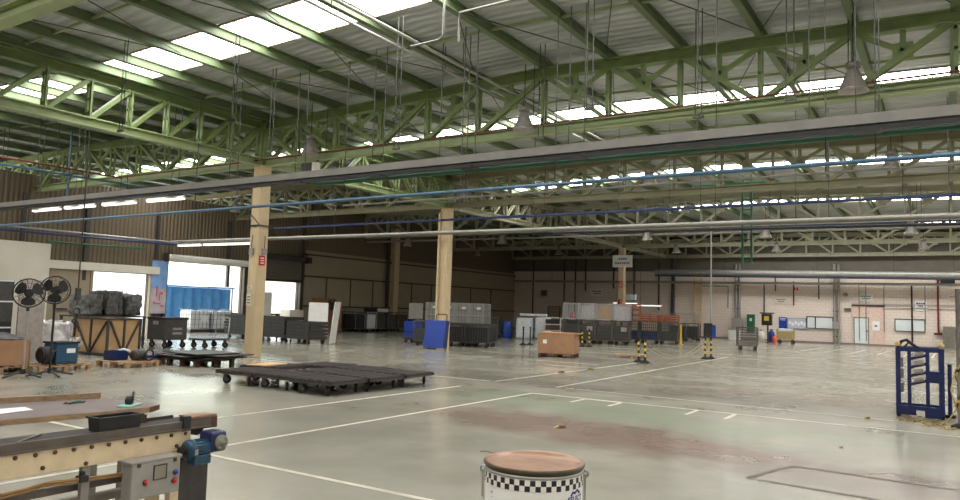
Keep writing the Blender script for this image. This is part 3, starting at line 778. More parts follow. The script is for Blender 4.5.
vpipe('grey_conduit', 'grey upright conduit right of the right office window', -1.2, 1.5, 4.1, .025, 'greymetal')
vpipe('door_conduit', 'thin conduit dropping in front of the office door', -4.95, .3, 4.1, .022, 'greymetal')
vpipe('door_conduit', 'thin conduit dropping past the office door latch side', -4.55, .3, 4.1, .022, 'greymetal')
vpipe('dark_downpipe', 'thick dark downpipe on the brick wall left of the yellow ladder', -17.5, 1.2, 5.8, .13, 'darkmetal')
vpipe('dark_conduit', 'dark conduit on the brick wall behind the orange racks', -18.6, 1.9, 5.6, .05, 'darkmetal')
vpipe('drop_conduit', 'short dark conduit hanging above the grey sign', -9.0, 2.5, 4.2, .04, 'rod')
vpipe('drop_conduit', 'short dark conduit hanging above the wall window', -7.4, 3.0, 4.6, .04, 'rod')
vpipe('drop_conduit', 'dark conduit dropping behind the black control box', -10.95, 1.9, 4.1, .04, 'rod')
vpipe('drop_conduit', 'dark conduit end hanging over the green cupboard', -10.2, 3.5, 4.6, .04, 'rod')
for i, (x, z0, lab) in enumerate(((-29.5, .6, 'in the dim corner'), (-26.6, .6, 'left of the dim door'), (-25.6, 1.0, 'right of the dim door'), (-24.7, 3.3, 'above the dim white sign'), (-22.3, 3.5, 'above the brown topped cages'), (-20.6, 2.6, 'behind the far column'))):
    vpipe('dark_conduit', 'dark upright conduit %s' % lab, x, z0, 6.2, .06, 'darkmetal')
o = struct(MB().box((-27.5, WF-.03, .97), (1.0, .06, 1.95)), 'door_5', pmat('dim_door_paint', (176, 160, 140), .6))
mb = MB()
for xx in (-28.03, -26.97): mb.box((xx, WF-.04, .98), (.06, .1, 2.0))
mb.box((-27.5, WF-.04, 1.98), (1.12, .1, .06)); mb.build('door_frame', 'darkmetal', o)
# twin grey column pipes
for nm, xa, lab, boxz in (('service_column', -12.75, 'grey twin pipe service column behind the mesh cart', 1.1), ('service_column', -6.3, 'grey twin pipe service column right of the wall window', 1.25)):
    t = thing(nm, lab, 'service column', (xa, WF-.15, 0))
    for s_ in (-1, 1): MB().cyl((s_*.12, 0, 0), (s_*.12, 0, 5.4), .09, 10).build('pipe', 'galv', t)
    MB().box((0, -.15, boxz), (.76 if xa < -10 else .4, .25, .8 if xa < -10 else .5)).build('switch_box', 'boxgrey', t)
    mb = MB()
    for z in (.5, 2.2, 3.6, 4.8): mb.box((0, -.02, z), (.44, .1, .06))
    mb.build('clamps', 'darkmetal', t)
# yellow ladder
t = thing('wall_ladder', 'tall yellow ladder fixed upright on the brick wall', 'ladder', (-15.6, WF-.2, 0))
for s_ in (-1, 1): MB().bar((s_*.27, 0, .75), (s_*.27, 0, 4.4), .07, .05, (0, 1, 0)).build('rail', 'ladder', t)
for i in range(12): MB().cyl((-.27, 0, .9+i*.3), (.27, 0, .9+i*.3), .022, 8).build('rung', 'ladder', t)
mb = MB()
for i in range(5): mb.box((.55, -.1, 1.9+i*.55), (.03, .3, .03))
t = thing('green_cupboard', 'tall deep green cupboard at the brick wall behind the mesh cart', 'cupboard', (-11.82, WF-.2, 0))
MB().box((0, 0, 1.2), (.5, .3, 1.25)).build('body', 'dgreen', t); MB().box((0, -.16, 1.2), (.42, .02, 1.1)).build('door', 'dgreen', t); MB().box((.02, -.18, 1.45), (.16, .02, .2)).build('badge', 'white', t)
t = thing('control_station', 'black control box on a thin post with red and yellow marks', 'control box', (onY(767, 320, 50.5).x, 50.5, 0))
MB().box((0, 0, 1.5), (.62, .3, .74)).build('box', 'black', t); MB().box((0, -.16, 1.58), (.3, .02, .3)).build('display', 'yellow', t)
MB().box((0, 0, 1.92), (.86, .34, .08)).build('hood', 'darkmetal', t); MB().cyl((.05, 0, 0), (.05, 0, 1.2), .05, 10).build('post', 'rust', t)
MB().cyl((.05, 0, 0), (.05, 0, .04), .2, 14).build('base', 'rust', t)
def bottle(label, x, y, h, r, mat, name='drum_can', cat='container'):
    t = thing(name, label, cat, (x, y, 0))
    MB().lathe([(0, 0), (r, 0), (r, h*.8), (r*.5, h*.93), (r*.4, h)], n=14).build('body', mat, t)
    MB().cyl((0, 0, h), (0, 0, h+.06), r*.42, 10).build('cap', 'black', t)
bottle('small blue container on the floor below the black control box', onY(771.5, 335, 52.5).x, 52.5, .8, .2, 'blue')
bottle('orange traffic cone shaped container beside the beige trolley', onY(774.5, 338, 50.2).x, 50.2, .5, .13, 'orangeplastic')
bottle('white canister with green label by the control post', onY(761, 335, 52).x, 52, .75, .22, 'white')
for j, (px, lab) in enumerate((((718.5, 336), 'first'), ((730, 338), 'second'))):
    p = onz(px[0], 341); t = thing('white_bin', 'low white box at the wall base, %s from the yellow ladder' % lab, 'box', (p.x, 53.6 if j == 0 else 52, 0))
    MB().box((0, 0, .38), (.65, .45, .7)).build('body', 'white', t); MB().box((0, 0, .75), (.7, .5, .06)).build('lid', 'boxgrey', t)
t = thing('emergency_light', 'small red alarm box on the brick wall under the ducts', 'alarm', (-8.86, WF, 3.67))
MB().box((0, 0, 0), (.26, .08, .18)).build('case', 'red', t); MB().box((0, -.05, 0), (.1, .03, .08)).build('button', 'white', t)
t = thing('wall_speaker', 'round grey horn speaker on the wall beside the twin pipes', 'speaker', (-5.75, WF-.1, 3.3))
MB().lathe([(0.02, -.05), (.05, -.05), (.17, -.25), (.15, -.25), (.02, -.08)], n=16, axis='y').build('horn', 'greymetal', t); MB().box((0, 0, 0), (.06, .12, .06)).build('bracket', 'rod', t)

# ------------------------------------------------------------------ floor markings
def fline(x0, y0, x1, y1, w=.07, mat='line', z=.0025):
    d = Vector((x1-x0, y1-y0, 0)).normalized(); n = Vector((-d.y, d.x, 0))*w/2
    a, b = Vector((x0, y0, z)), Vector((x1, y1, z))
    return [a-n, b-n, b+n, a+n]
mi = 0
def mark(*ls, mat='line', w=.07):
    global mi
    for l in ls:
        mi += 1; m = MB().add(fline(*l, w=w), [(0, 1, 2, 3)]); struct(m, 'floor_line_%d' % mi, mat)
mark((-8.9, 2, -8.9, 13.35), (-8.9, 14.75, -8.9, 24), (-7.15, 2, -7.15, 13.35), (-7.3, 14.75, -7.6, 31), (-7.15, 13.35, 1.2, 13.25), (-7.1, 14.78, 1.2, 14.4), (-20, 5.36, 3, 5.36))
mark((-5.95, 12.62, -5.95, 13.26), (-5.95, 13.26, -5.2, 13.26), (-5.2, 13.26, -5.2, 12.62), (-3.78, 12.57, -3.78, 13.3), (-3.12, 12.52, -3.12, 13.3), w=.07)
mark((-17.5, 14.75, -9, 14.75), (-10.5, 20.5, -9, 20.5), (-12, 22, -9.4, 22), w=.07)
for i in range(6): mark((-6.4+i*1.15, 41, -6.1+i*1.1, 47), w=.1)
mark((-9, 39.5, 2, 39.5), (-15, 33, 2, 33), w=.07)
p = onz(748, 478); q = onz(792, 466)
mark((p.x, p.y, q.x, q.y), (q.x, q.y, 1.5, q.y-.25), (p.x, p.y, 1.0, p.y-.35), mat='joint', w=.06)
# loose litter on the floor
g = 'dry leaves and scraps under the blue rack'
lv = MB().add([(-.06, 0, .004), (0, -.03, .014), (.07, 0, .006), (0, .035, .018)], [(0, 1, 2, 3)]).add([(-.02, .0, .02), (.03, -.01, .022), (.09, .03, .004), (.02, .05, .012)], [(0, 1, 2, 3)])
first = None
for i in range(70):
    px = random.uniform(897, 959); py = 416+((px-897)*.18)+random.uniform(-3, 5)
    p = onz(px, py)
    if first is None:
        first = single(lv, 'dry_leaf', 'leaf', 'pale dry leaf or scrap among the litter under the blue rack', 'leaf', (p.x, p.y, .001), random.uniform(0, 6), g)
    else: dup(first, (p.x, p.y, .001), random.uniform(0, 6))
for lab, px, py, s_ in (('yellowish scrap lying alone on the reddish floor patch', 560, 428, 1.8), ('pale scrap on the floor in front of the brown box', 560, 373, 2.5), ('pale flat scrap right of the first one before the brown box', 590, 370, 2.5), ('yellow scrap on the floor left of the blue rack', 867, 419, 1.6), ('small white scrap on the floor right of centre', 841, 448, .8)):
    p = onz(px, py); o = dup(first, (p.x, p.y, .001), 1.0, lab, ''); o.scale = (s_, s_, s_)
    del o['group']

t = thing('hanging_green_frame', 'slim green ladder like frame hanging from the roof above the small mesh cart', 'frame', (-6.65, 30, 0))
for s_ in (-1, 1): MB().bar((s_*.17, 0, 3.75), (s_*.17, 0, 7.3), .07, .07).build('rail', 'dgreen', t)
for j in range(9): MB().bar((-.17, 0, 3.9+j*.4), (.17, 0, 3.9+j*.4), .04, .04).build('rung', 'dgreen', t)
MB().bar((-2.2, 0, 6.95), (1.2, 0, 6.95), .06, .08).build('top_arm', 'dgreen', t)

# ------------------------------------------------------------------ reusable things
def caster(mb_parent, x, y, r=.09, w=.045, h=None, ang=0.0, small=False):
    h = h or r*2+.05
    m = MB(); c_, s_ = cos(ang), sin(ang); off = .03
    m.box((x, y, h-.01), (.1, .08, .02), ang)
    for o in (-1, 1):
        q = (x-s_*o*(w/2+.012), y+c_*o*(w/2+.012))
        m.prism([(q[0]-.03*c_-.005*s_, q[1]-.03*s_+.005*c_), (q[0]+.05*c_-.005*s_, q[1]+.05*s_+.005*c_), (q[0]+.05*c_+.005*s_, q[1]+.05*s_-.005*c_), (q[0]-.03*c_+.005*s_, q[1]-.03*s_-.005*c_)], r*.7, h)
    f = m.build('caster', 'darkmetal', mb_parent)
    cx, cy = x+c_*off, y+s_*off
    ax = Vector((-s_, c_, 0)); c = Vector((cx, cy, r)); m = MB().cyl(c-ax*w/2, c+ax*w/2, r, 16)
    m.cyl(c-ax*(w/2+.004), c+ax*(w/2+.004), r*.45, 10, m=1)
    m.build('wheel', ['rubber', 'greymetal'], f)
    return f
def dolly(label, loc, rz=0, group=None, w=1.04, d=1.02):
    t = thing('platform_dolly', label, 'dolly', loc, rz, group)
    m = MB().box((0, 0, .245), (w, d, .04)); m.build('deck', 'darkboard', t, bevel=.006)
    m = MB()
    for i in range(5): m.box((-w/2+.1+i*(w-.2)/4, 0, .272), (.14, d*.96, .016))
    m.build('deck_boards', 'darkboard', t)
    m = MB()
    for s_ in (-1, 1): m.bar((s_*(w/2-.02), -d/2, .215), (s_*(w/2-.02), d/2, .215), .04, .03).bar((-w/2, s_*(d/2-.02), .215), (w/2, s_*(d/2-.02), .215), .04, .03)
    m.build('frame', 'darkmetal', t)
    for sx, sy, a in ((-1, -1, .4), (1, -1, -.7), (1, 1, 2.2), (-1, 1, .1)): caster(t, sx*.33, sy*.4, .085, .045, .205, a)
    return t
def grid(m, w, h, nx, nz, P, r=.006):
    for i in range(nx+1):
        u = -w/2+w*i/nx; m.bar(P(u, 0), P(u, h), r, r)
    for j in range(nz+1):
        z = h*j/nz; m.bar(P(-w/2, z), P(w/2, z), r, r)
def cage(name, label, loc, rz, w, d, h, mat='darkmesh', z0=.2, fill=None, nx=8, nz=6, casters=True, group=None, cat='wire cage', fh=.8, wire=.008, panel=None):
    t = thing(name, label, cat, loc, rz, group)
    m = MB()
    for sx in (-1, 1):
        for sy in (-1, 1): m.bar((sx*w/2, sy*d/2, z0), (sx*w/2, sy*d/2, z0+h), .045, .045)
    for z in (z0, z0+h):
        for s_ in (-1, 1): m.bar((-w/2, s_*d/2, z), (w/2, s_*d/2, z), .045, .045).bar((s_*w/2, -d/2, z), (s_*w/2, d/2, z), .045, .045)
    m.build('frame', mat, t)
    for k_, P in enumerate((lambda u, z: (u, -d/2, z0+z), lambda u, z: (u, d/2, z0+z), lambda u, z: (-w/2, u, z0+z), lambda u, z: (w/2, u, z0+z))):
        m = MB(); grid(m, w if k_ < 2 else d, h, nx if k_ < 2 else max(3, int(nx*d/w)), nz, P, wire); m.build('mesh_side', mat, t)
    MB().box((0, 0, z0), (w, d, .03)).build('base', 'darkmetal', t)
    if fill: MB().box((0, 0, z0+.02+h*fh/2), (w*.9, d*.9, h*fh)).build('contents', fill, t, bevel=.02)
    if panel: MB().box((w*.2, -d/2-.03, z0+h*.6), (.3, .01, .22)).build('label_plate', panel, t)
    if casters:
        for sx, sy in ((-1, -1), (1, -1), (1, 1), (-1, 1)): caster(t, sx*(w/2-.12), sy*(d/2-.12), .085, .05, z0, random.uniform(0, 3))
    else:
        m = MB()
        for sx in (-1, 1):
            for sy in (-1, 1): m.box((sx*(w/2-.06), sy*(d/2-.06), z0/2), (.1, .1, z0))
        if z0 > .01: m.build('feet', 'darkmetal', t)
    return t
def pallet(label, loc, rz=0, w=1.2, d=1.0, mat='wood', h=.14):
    t = thing('wooden_pallet', label, 'pallet', loc, rz)
    for i in range(6):
        y = -d/2+.05+i*(d-.1)/5; MB().box((0, y, h-.01), (w, .11, .02)).build('top_board', mat, t)
    for s_ in (-1, 0, 1): MB().box((s_*(w/2-.06), 0, h-.03), (.1, d, .02)).build('stringer', mat, t)
    for sx in (-1, 0, 1):
        for sy in (-1, 0, 1): MB().box((sx*(w/2-.06), sy*(d/2-.06), (h-.04)/2), (.1, .1, h-.04)).build('block', mat, t)
    return t
def carton(name, label, loc, rz, w, d, h, mat='cardboard', flaps=True):
    t = thing(name, label, 'box', loc, rz)
    m = MB(); k_ = .012
    m.box((0, 0, k_/2), (w, d, k_))
    for s_ in (-1, 1): m.box((s_*(w/2-k_/2), 0, h/2), (k_, d, h)).box((0, s_*(d/2-k_/2), h/2), (w, k_, h))
    m.build('body', mat, t)
    if flaps:
        for s_, tl in ((-1, .25), (1, .12)):
            MB().bar((-w/2, s_*(d/2-.01), h), (w/2, s_*(d/2-.01), h+.002), .01, .01).add([(-w/2, s_*d/2, h), (w/2, s_*d/2, h), (w/2, s_*(d/2-d*.42), h+tl*.3), (-w/2, s_*(d/2-d*.42), h+tl*.3+.02)], [(0, 1, 2, 3)]).build('flap', mat, t)
            MB().add([(s_*w/2, -d/2, h), (s_*w/2, d/2, h), (s_*(w/2+.05), d/2, h+tl*.2), (s_*(w/2+.05), -d/2, h-.05)], [(0, 1, 2, 3)]).build('flap', mat, t)
    return t

# ------------------------------------------------------------------ the dolly cluster
dl = [('low black dolly at the front corner of the dolly cluster', (-9.72, 10.42), .03),
      ('low black dolly in the front row, second from the front corner', (-10.82, 10.5), -.02),
      ('low black dolly in the front row, farthest from the front corner', (-11.93, 10.47), .05),
      ('low black dolly in the middle of the side facing the floor line', (-9.68, 11.5), -.03),
      ('low black dolly in the very middle of the cluster', (-10.8, 11.57), .02),
      ('low black dolly carrying a pale plywood sheet, at the left end', (-12.55, 11.6), .12),
      ('low black dolly at the far end of the side facing the floor line', (-9.7, 12.58), .04),
      ('low black dolly in the back row, second from the blue trolley side', (-10.85, 12.65), -.04),
      ('low black dolly in the back row nearest the beige column', (-12.0, 12.7), .03)]
proto = None
for lab, (x, y), a in dl:
    if proto is None: proto = dolly(lab, (x-.25, y, 0), a, 'low black dollies pushed together in front of the nearest column')
    else: dup(proto, (x-.25, y, 0), a, lab)
o = single(MB().box((0, 0, .01), (.5, .8, .02)), 'plywood_sheet', 'palewood', 'pale plywood sheet lying on the leftmost low black dolly', 'board', (-12.85, 11.45, .282), .2)
# black sheets on a dark pallet
pallet('dark wooden pallet under the loose black sheets', (-16.35, 12.35, 0), 0, 1.2, 1.2, 'darkwood', .16)
bs = [(-15.95, 12.5, .165, .02, 'lowest black sheet in the stack on the dark pallet'), (-15.75, 12.65, .197, .1, 'second black sheet from below on the dark pallet'),
      (-16.1, 12.4, .229, -.12, 'third black sheet on the dark pallet, pushed toward the crate'), (-15.6, 12.75, .261, .22, 'fourth black sheet on the dark pallet, turned askew'),
      (-15.95, 12.6, .293, -.05, 'topmost black sheet of the stack on the dark pallet')]
for x, y, z, a, lab in bs:
    t = thing('black_sheet', lab, 'sheet', (x-.45, y-.2, z), a, 'loose black sheets on the dark pallet')
    MB().box((0, 0, .013), (1.45, 1.25, .022)).build('panel', 'darkcrate', t)
    m = MB()
    for s_ in (-1, 1): m.bar((s_*.71, -.62, .018), (s_*.71, .62, .018), .05, .024).bar((-.73, s_*.61, .018), (.73, s_*.61, .018), .05, .024)
    m.build('rim', 'black', t)

# ------------------------------------------------------------------ stacks of dark platforms behind the column
def layer(label, loc, rz, wheels):
    t = thing('stacked_platform', label, 'dolly', loc, rz, 'dark platforms stacked behind the nearest column')
    m = MB().box((0, 0, .06), (1.3, 1.05, .035)); m.build('deck', 'darkcrate', t)
    m = MB()
    for s_ in (-1, 1): m.box((s_*.635, 0, .08), (.03, 1.05, .13)).box((0, s_*.51, .08), (1.3, .03, .13))
    m.build('rim', 'darkcrate', t)
    if wheels:
        for sx, sy in ((-1, -1), (1, -1), (1, 1), (-1, 1)): caster(t, sx*.5, sy*.38, .08, .05, .2, random.uniform(0, 3)).location.z = -.19
    return t
ORD = ['lowest, wheeled platform', 'second platform from below', 'third platform from below', 'fourth platform from below', 'fifth platform from below', 'top platform']
for st, (x, y, n, where) in enumerate(((-26.7, 22.3, 6, 'in the stack left of the nearest column'), (-25.2, 22.1, 6, 'in the stack hidden partly by the nearest column'), (-23.7, 21.9, 6, 'in the first stack right of the nearest column'), (-22.2, 21.8, 5, 'in the stack farthest right of the nearest column'))):
    for k_ in range(n):
        lab = '%s %s' % (ORD[k_] if k_ < n-1 else 'top platform', where)
        layer('dark '+lab, (x+random.uniform(-.03, .03), y, .19+k_*.145), random.uniform(-.03, .03), k_ == 0)
t = thing('white_board', 'white board standing upright behind the dark platform stacks', 'board', (-24.2, 24.4, 0), .1)
MB().box((0, 0, .95), (1.1, .04, 1.5)).build('panel', 'white', t)
MB().bar((-.45, .1, 0), (-.45, .02, 1.7), .05, .05).bar((.45, .1, 0), (.45, .02, 1.7), .05, .05).build('stand', 'greymetal', t)
t = thing('white_lean_panel', 'narrow white panel leaning at the end of the dark platform stacks', 'board', (-21.55, 22.6, 0), .3)
MB().bar((0, 0, .03), (.18, .0, 1.75), .04, .5, (0, 1, 0)).build('panel', 'white', t); MB().bar((.0, .3, .03), (.12, .3, 1.6), .04, .04).build('prop', 'greymetal', t)

# ------------------------------------------------------------------ pedestal fans
def fan(label, loc, rz, pole, h, group):
    t = thing('pedestal_fan', label, 'fan', loc, rz, group)
    for i in range(4):
        a = pi/4+i*pi/2
        m = MB().tube([(0, 0, .1), (.12*cos(a), .12*sin(a), .09), (.42*cos(a), .42*sin(a), .025), (.46*cos(a), .46*sin(a), .018)], .02, 8); m.build('leg', 'black', t)
    MB().cyl((0, 0, .06), (0, 0, .16), .05, 14).build('hub', 'black', t)
    MB().cyl((0, 0, .15), (0, 0, h-.62), .022, 10).cyl((0, 0, h-.7), (0, 0, h-.28), .016, 10).build('pole', pole, t)
    MB().cyl((0, 0, h-.66), (0, 0, h-.58), .032, 10).build('collar', 'black', t)
    zc = h-.29
    MB().lathe([(0, .22), (.07, .21), (.09, .14), (.09, .02), (.06, -.0), (0, -.0)], (0, 0, zc), 18, 'y').build('motor', 'black', t)
    m = MB()
    for yy, q in ((-.1, 1), (.04, 1)): m.ring((0, yy, zc), .285, .007, 'y', 36, 6)
    m.ring((0, -.03, zc), .295, .009, 'y', 36, 6)
    for R_ in (.12, .2): m.ring((0, -.11-.02*(1-R_/.28), zc), R_, .003, 'y', 30, 4)
    for i in range(18):
        a = 2*pi*i/18; m.tube([(.06*cos(a), -.135, zc+.06*sin(a)), (.2*cos(a), -.125, zc+.2*sin(a)), (.285*cos(a), -.1, zc+.285*sin(a)), (.285*cos(a), .04, zc+.285*sin(a)), (.1*cos(a), .07, zc+.1*sin(a))], .0025, 4)
    m.cyl((0, -.14, zc), (0, -.128, zc), .06, 16)
    m.build('guard', 'black', t)
    for i in range(3):
        a0 = .5+i*2*pi/3; vs = []; nr, na = 5, 5
        for r in range(nr):
            R_ = .05+r*.052
            for k_ in range(na):
                u = (k_/(na-1)-.5)*(.55+.9*sin(pi*min(1, r/(nr-1)*.85)))
                vs.append((R_*cos(a0+u), -.03+.055*(k_/(na-1)-.5), zc+R_*sin(a0+u)))
        fs = [(r*na+k_, r*na+k_+1, (r+1)*na+k_+1, (r+1)*na+k_) for r in range(nr-1) for k_ in range(na-1)]
        MB().add(vs, fs, 0, True).build('blade', 'black', t)
    return t
g = 'black pedestal fans'
fan('pedestal fan with pale pole, beside the cardboard box at the frame edge', (-15.95, 7.8, 0), radians(62), 'galv', 2.0, g)
fan('pedestal fan with black pole, in front of the blue compressor', (-15.85, 8.28, 0), radians(40), 'black', 2.08, g)
fan('small far pedestal fan by the wooden board at the side wall', (-30.0, 31.3, 0), radians(60), 'black', 1.9, g)

# stuff behind the fans
pallet('wooden pallet under the cardboard box at the frame edge', (-17.55, 7.85, 0), 0, 1.2, 1.1)
t = carton('cardboard_box', 'low cardboard box topped with dark cloth beside the pale poled fan', (-17.5, 7.9, .14), 0, 1.1, 1.0, .55, 'cardboard', False)
m = MB(); vs = []; nn = 9
for i in range(nn):
    for j in range(nn):
        u, v = i/(nn-1)-.5, j/(nn-1)-.5; e = max(abs(u), abs(v))
        vs.append((u*1.05, v*.95, .04+.14*(1-(2*e)**2)+.05*noise.noise((u*6, v*6, 2))))
m.add(vs, [(i*nn+j, i*nn+j+1, (i+1)*nn+j+1, (i+1)*nn+j) for i in range(nn-1) for j in range(nn-1)], 0, True)
o = single(m, 'dark_cloth', 'black', 'crumpled dark cloth lying on the low cardboard box', 'cloth', (-17.5, 7.9, .67))
t = thing('equipment_cabinet', 'tall black equipment cabinet with pale strips behind the pale poled fan', 'cabinet', (-18.75, 8.35, 0), 0)
MB().box((0, 0, 1.0), (.7, .62, 2.0)).build('body', 'black', t)
for z in (.55, 1.25, 1.75): MB().box((.36, 0, z), (.03, .56, .44)).build('panel', 'darkcrate', t)
for z in (.9, 1.5, 1.98): MB().box((.365, 0, z), (.03, .58, .035)).build('pale_strip', 'whiteplastic', t)
t = thing('shiny_sheet', 'tall shiny metal sheet standing between the fan and the cabinet', 'metal sheet', (-18.35, 9.05, 0), .1)
MB().box((0, 0, 1.02), (.04, .62, 2.0)).build('sheet', 'alu', t); MB().bar((-.25, 0, 0), (-.03, 0, 1.6), .05, .05).build('prop', 'greymetal', t)
pallet('wooden pallet under the blue compressor behind the fans', (-17.05, 9.0, 0), .1, .9, 1.25)
t = thing('compressor', 'blue boxy compressor with black fan openings on a pallet', 'compressor', (-17.0, 9.1, .14), .1)
MB().box((0, 0, .25), (.46, .52, .42)).build('housing', 'machineblue', t, bevel=.02)
MB().box((0, 0, .48), (.5, .56, .04)).build('lid', 'black', t)
MB().box((.235, .08, .3), (.012, .2, .1)).build('label_plate', 'paper', t)
MB().cyl((.05, -.5, .22), (.05, -.3, .22), .18, 20).build('fan_drum', 'black', t)
MB().ring((.05, -.51, .22), .15, .015, 'y', 20, 6).build('fan_ring', 'darkmetal', t)
MB().box((0, 0, .02), (.46, .5, .04)).build('foot_frame', 'darkmetal', t)
MB().tube([(.2, -.2, .35), (.32, -.42, .28), (.3, -.5, .1), (.2, -.55, .03)], .02, 8).build('hose', 'black', t)
def lump(label, loc, d, mat, seed, name='wrapped_bundle', cat='bundle', rz=0, amp=.12, strap=True, group=None):
    t = thing(name, label, cat, loc, rz, group); m = MB(); nx = 12
    vs, fs = [], []
    import bmesh
    bm = bmesh.new(); bmesh.ops.create_cube(bm, size=1); bmesh.ops.subdivide_edges(bm, edges=bm.edges, cuts=9, use_grid_fill=True)
    for v in bm.verts:
        p = v.co.copy(); n_ = noise.noise_vector(p*4+Vector((seed, 0, 0)))+.5*noise.noise_vector(p*10+Vector((seed, 3, 0)))
        e = (max(abs(p.x), .3)*max(abs(p.y), .3)); q = p*(1-.12*(p.length-.5))
        v.co = Vector((q.x*d[0]+n_.x*amp, q.y*d[1]+n_.y*amp, (q.z+.5)*d[2]*(1)+ (n_.z*amp if p.z > -.4 else 0)))
    vs = [tuple(v.co) for v in bm.verts]; fs = [tuple(v.index for v in f.verts) for f in bm.faces]; bm.free()
    m.add(vs, fs, 0, True); m.build('wrapping', mat, t)
    if strap:
        m = MB()
        for yy in (-.25, .25): m.bar((d[0]*.47, yy*d[1], .05), (d[0]*.47, yy*d[1], d[2]), .03, .01)
        m.build('straps', 'black', t)
    return t
lump('clear plastic wrapped load behind the blue compressor', (-19.75, 10.1, 0), (.85, .9, 1.0), 'clearwrap', 5, 'wrapped_load', 'load', 0, .1, False)
lump('small clear film heap between compressor and framed crate', (-20.6, 11.2, 0), (.4, .45, .5), 'clearwrap', 15, 'film_heap', 'load', 0, .12, False)
t = thing('hoist_cable', 'hanging cable with pulley hook behind the black poled fan', 'cable', (-18.2, 10.05, 0))
MB().cyl((0, 0, 1.45), (0, 0, 5.2), .018, 8).build('cable', 'rod', t)
MB().ring((0, 0, 1.3), .08, .018, 'x', 20, 6).tube([(0, .02, 1.2), (0, -.1, 1.05), (0, .06, .9), (0, .1, .8)], .02, 6).build('hook', 'black', t)
MB().box((0, 0, 1.72), (.1, .1, .3)).build('handle_box', 'darkmetal', t)
# framed crate
t = thing('framed_crate', 'steel framed crate with tan cardboard sides and V braces', 'crate', (-20.72, 12.38, 0), 0)
MB().box((0, 0, .55), (1.66, .94, .98)).build('panels', 'tan', t)
m = MB(); hx, hy = .85, .49
for sx in (-1, 1):
    for sy in (-1, 1): m.bar((sx*hx, sy*hy, 0), (sx*hx, sy*hy, 1.07), .06, .06)
for sy in (-1, 1):
    m.bar((-hx, sy*hy, .06), (hx, sy*hy, .06), .05, .06).bar((-hx, sy*hy, 1.05), (hx, sy*hy, 1.05), .05, .05).bar((0, sy*hy, 0), (0, sy*hy, 1.05), .05, .05)
for sx in (-1, 1): m.bar((sx*hx, -hy, .06), (sx*hx, hy, .06), .05, .06).bar((sx*hx, -hy, 1.05), (sx*hx, hy, 1.05), .05, .05).bar((sx*hx, 0, 0), (sx*hx, 0, 1.05), .05, .05)
m.build('frame', 'darkmetal', t)
for s_ in (-1, 1):
    MB().bar((s_*hx*.95, -hy-.02, 1.0), (s_*.04, -hy-.02, .1), .035, .05, (0, 1, 0)).build('brace', 'darkmetal', t)
    MB().bar((hx+.02, s_*hy*.9, 1.0), (hx+.02, s_*.02, .1), .05, .035, (1, 0, 0)).build('brace', 'darkmetal', t)
MB().box((hx-.06, .15, .85), (.02, .2, .05)).build('label_strip', 'paper', t)
# plastic bundles on a rack behind it
rk = thing('bundle_rack', 'low dark rack carrying the crumpled grey bundles', 'rack', (-24.8, 14.65, 0), 0)
for xx in (-.75, .75):
    for yy in (-1.05, 0, 1.05): MB().bar((xx, yy, 0), (xx, yy, 1.0), .07, .07).build('leg', 'darkmetal', rk)
MB().box((0, 0, 1.0), (1.6, 2.2, .05)).build('shelf', 'darkmetal', rk); MB().box((0, 0, .25), (1.6, 2.2, .05)).build('shelf', 'darkmetal', rk)
for i, (y, z, h, lab) in enumerate(((-.72, 1.03, .7, 'crumpled grey plastic bundle on the rack shelf, end nearest the fans'), (.0, 1.03, .85, 'crumpled grey plastic bundle in the middle of the rack shelf'), (.72, 1.03, .75, 'crumpled grey plastic bundle on the rack shelf, end nearest the loading door'),
                                   (-.7, .28, .6, 'white film wrapped bundle on the lower rack shelf, fan end'), (.0, .28, .58, 'white film wrapped bundle in the middle of the lower rack shelf'), (.7, .28, .56, 'white film wrapped bundle on the lower rack shelf, door end'))):
    lump(lab, (-24.7, 14.65+y, z), (1.1, .58, h), 'bagfilm' if z > 1 else 'clearwrap', i*3.1, amp=.07, group='crumpled bundles on the low rack')
# black cart and flat cart
t = thing('black_bin_cart', 'black wheeled bin cart with white label plates beside the framed crate', 'cart', (-22.75, 15.75, 0), 0)
MB().box((0, 0, .65), (.95, .9, .75)).build('bin', 'darkcrate', t, bevel=.03)
m = MB()
for s_ in (-1, 1): m.box((s_*.475, 0, 1.0), (.04, .94, .07)).box((0, s_*.45, 1.0), (.98, .04, .07))
m.build('rim', 'black', t)
for z in (.5, .65): MB().box((.485, .05, z), (.012, .36, .08)).build('label_plate', 'boxgrey', t)
MB().box((0, -.46, .85), (.3, .012, .12)).build('label_plate', 'boxgrey', t)
for sx, sy in ((-1, -1), (1, -1), (1, 1), (-1, 1)): caster(t, sx*.36, sy*.34, .1, .05, .28, .5)
t = thing('flat_trolley', 'low flat trolley with thin handle next to the black bin cart', 'trolley', (-22.0, 16.9, 0), 0)
MB().box((0, 0, .3), (.8, 1.1, .06)).build('deck', 'darkmetal', t)
MB().tube([(.35, .52, .3), (.35, .56, 1.05), (-.35, .56, 1.05), (-.35, .52, .3)], .02, 8).build('handle', 'galv', t)
for sx, sy in ((-1, -1), (1, -1), (1, 1), (-1, 1)): caster(t, sx*.3, sy*.42, .1, .05, .28, .5)
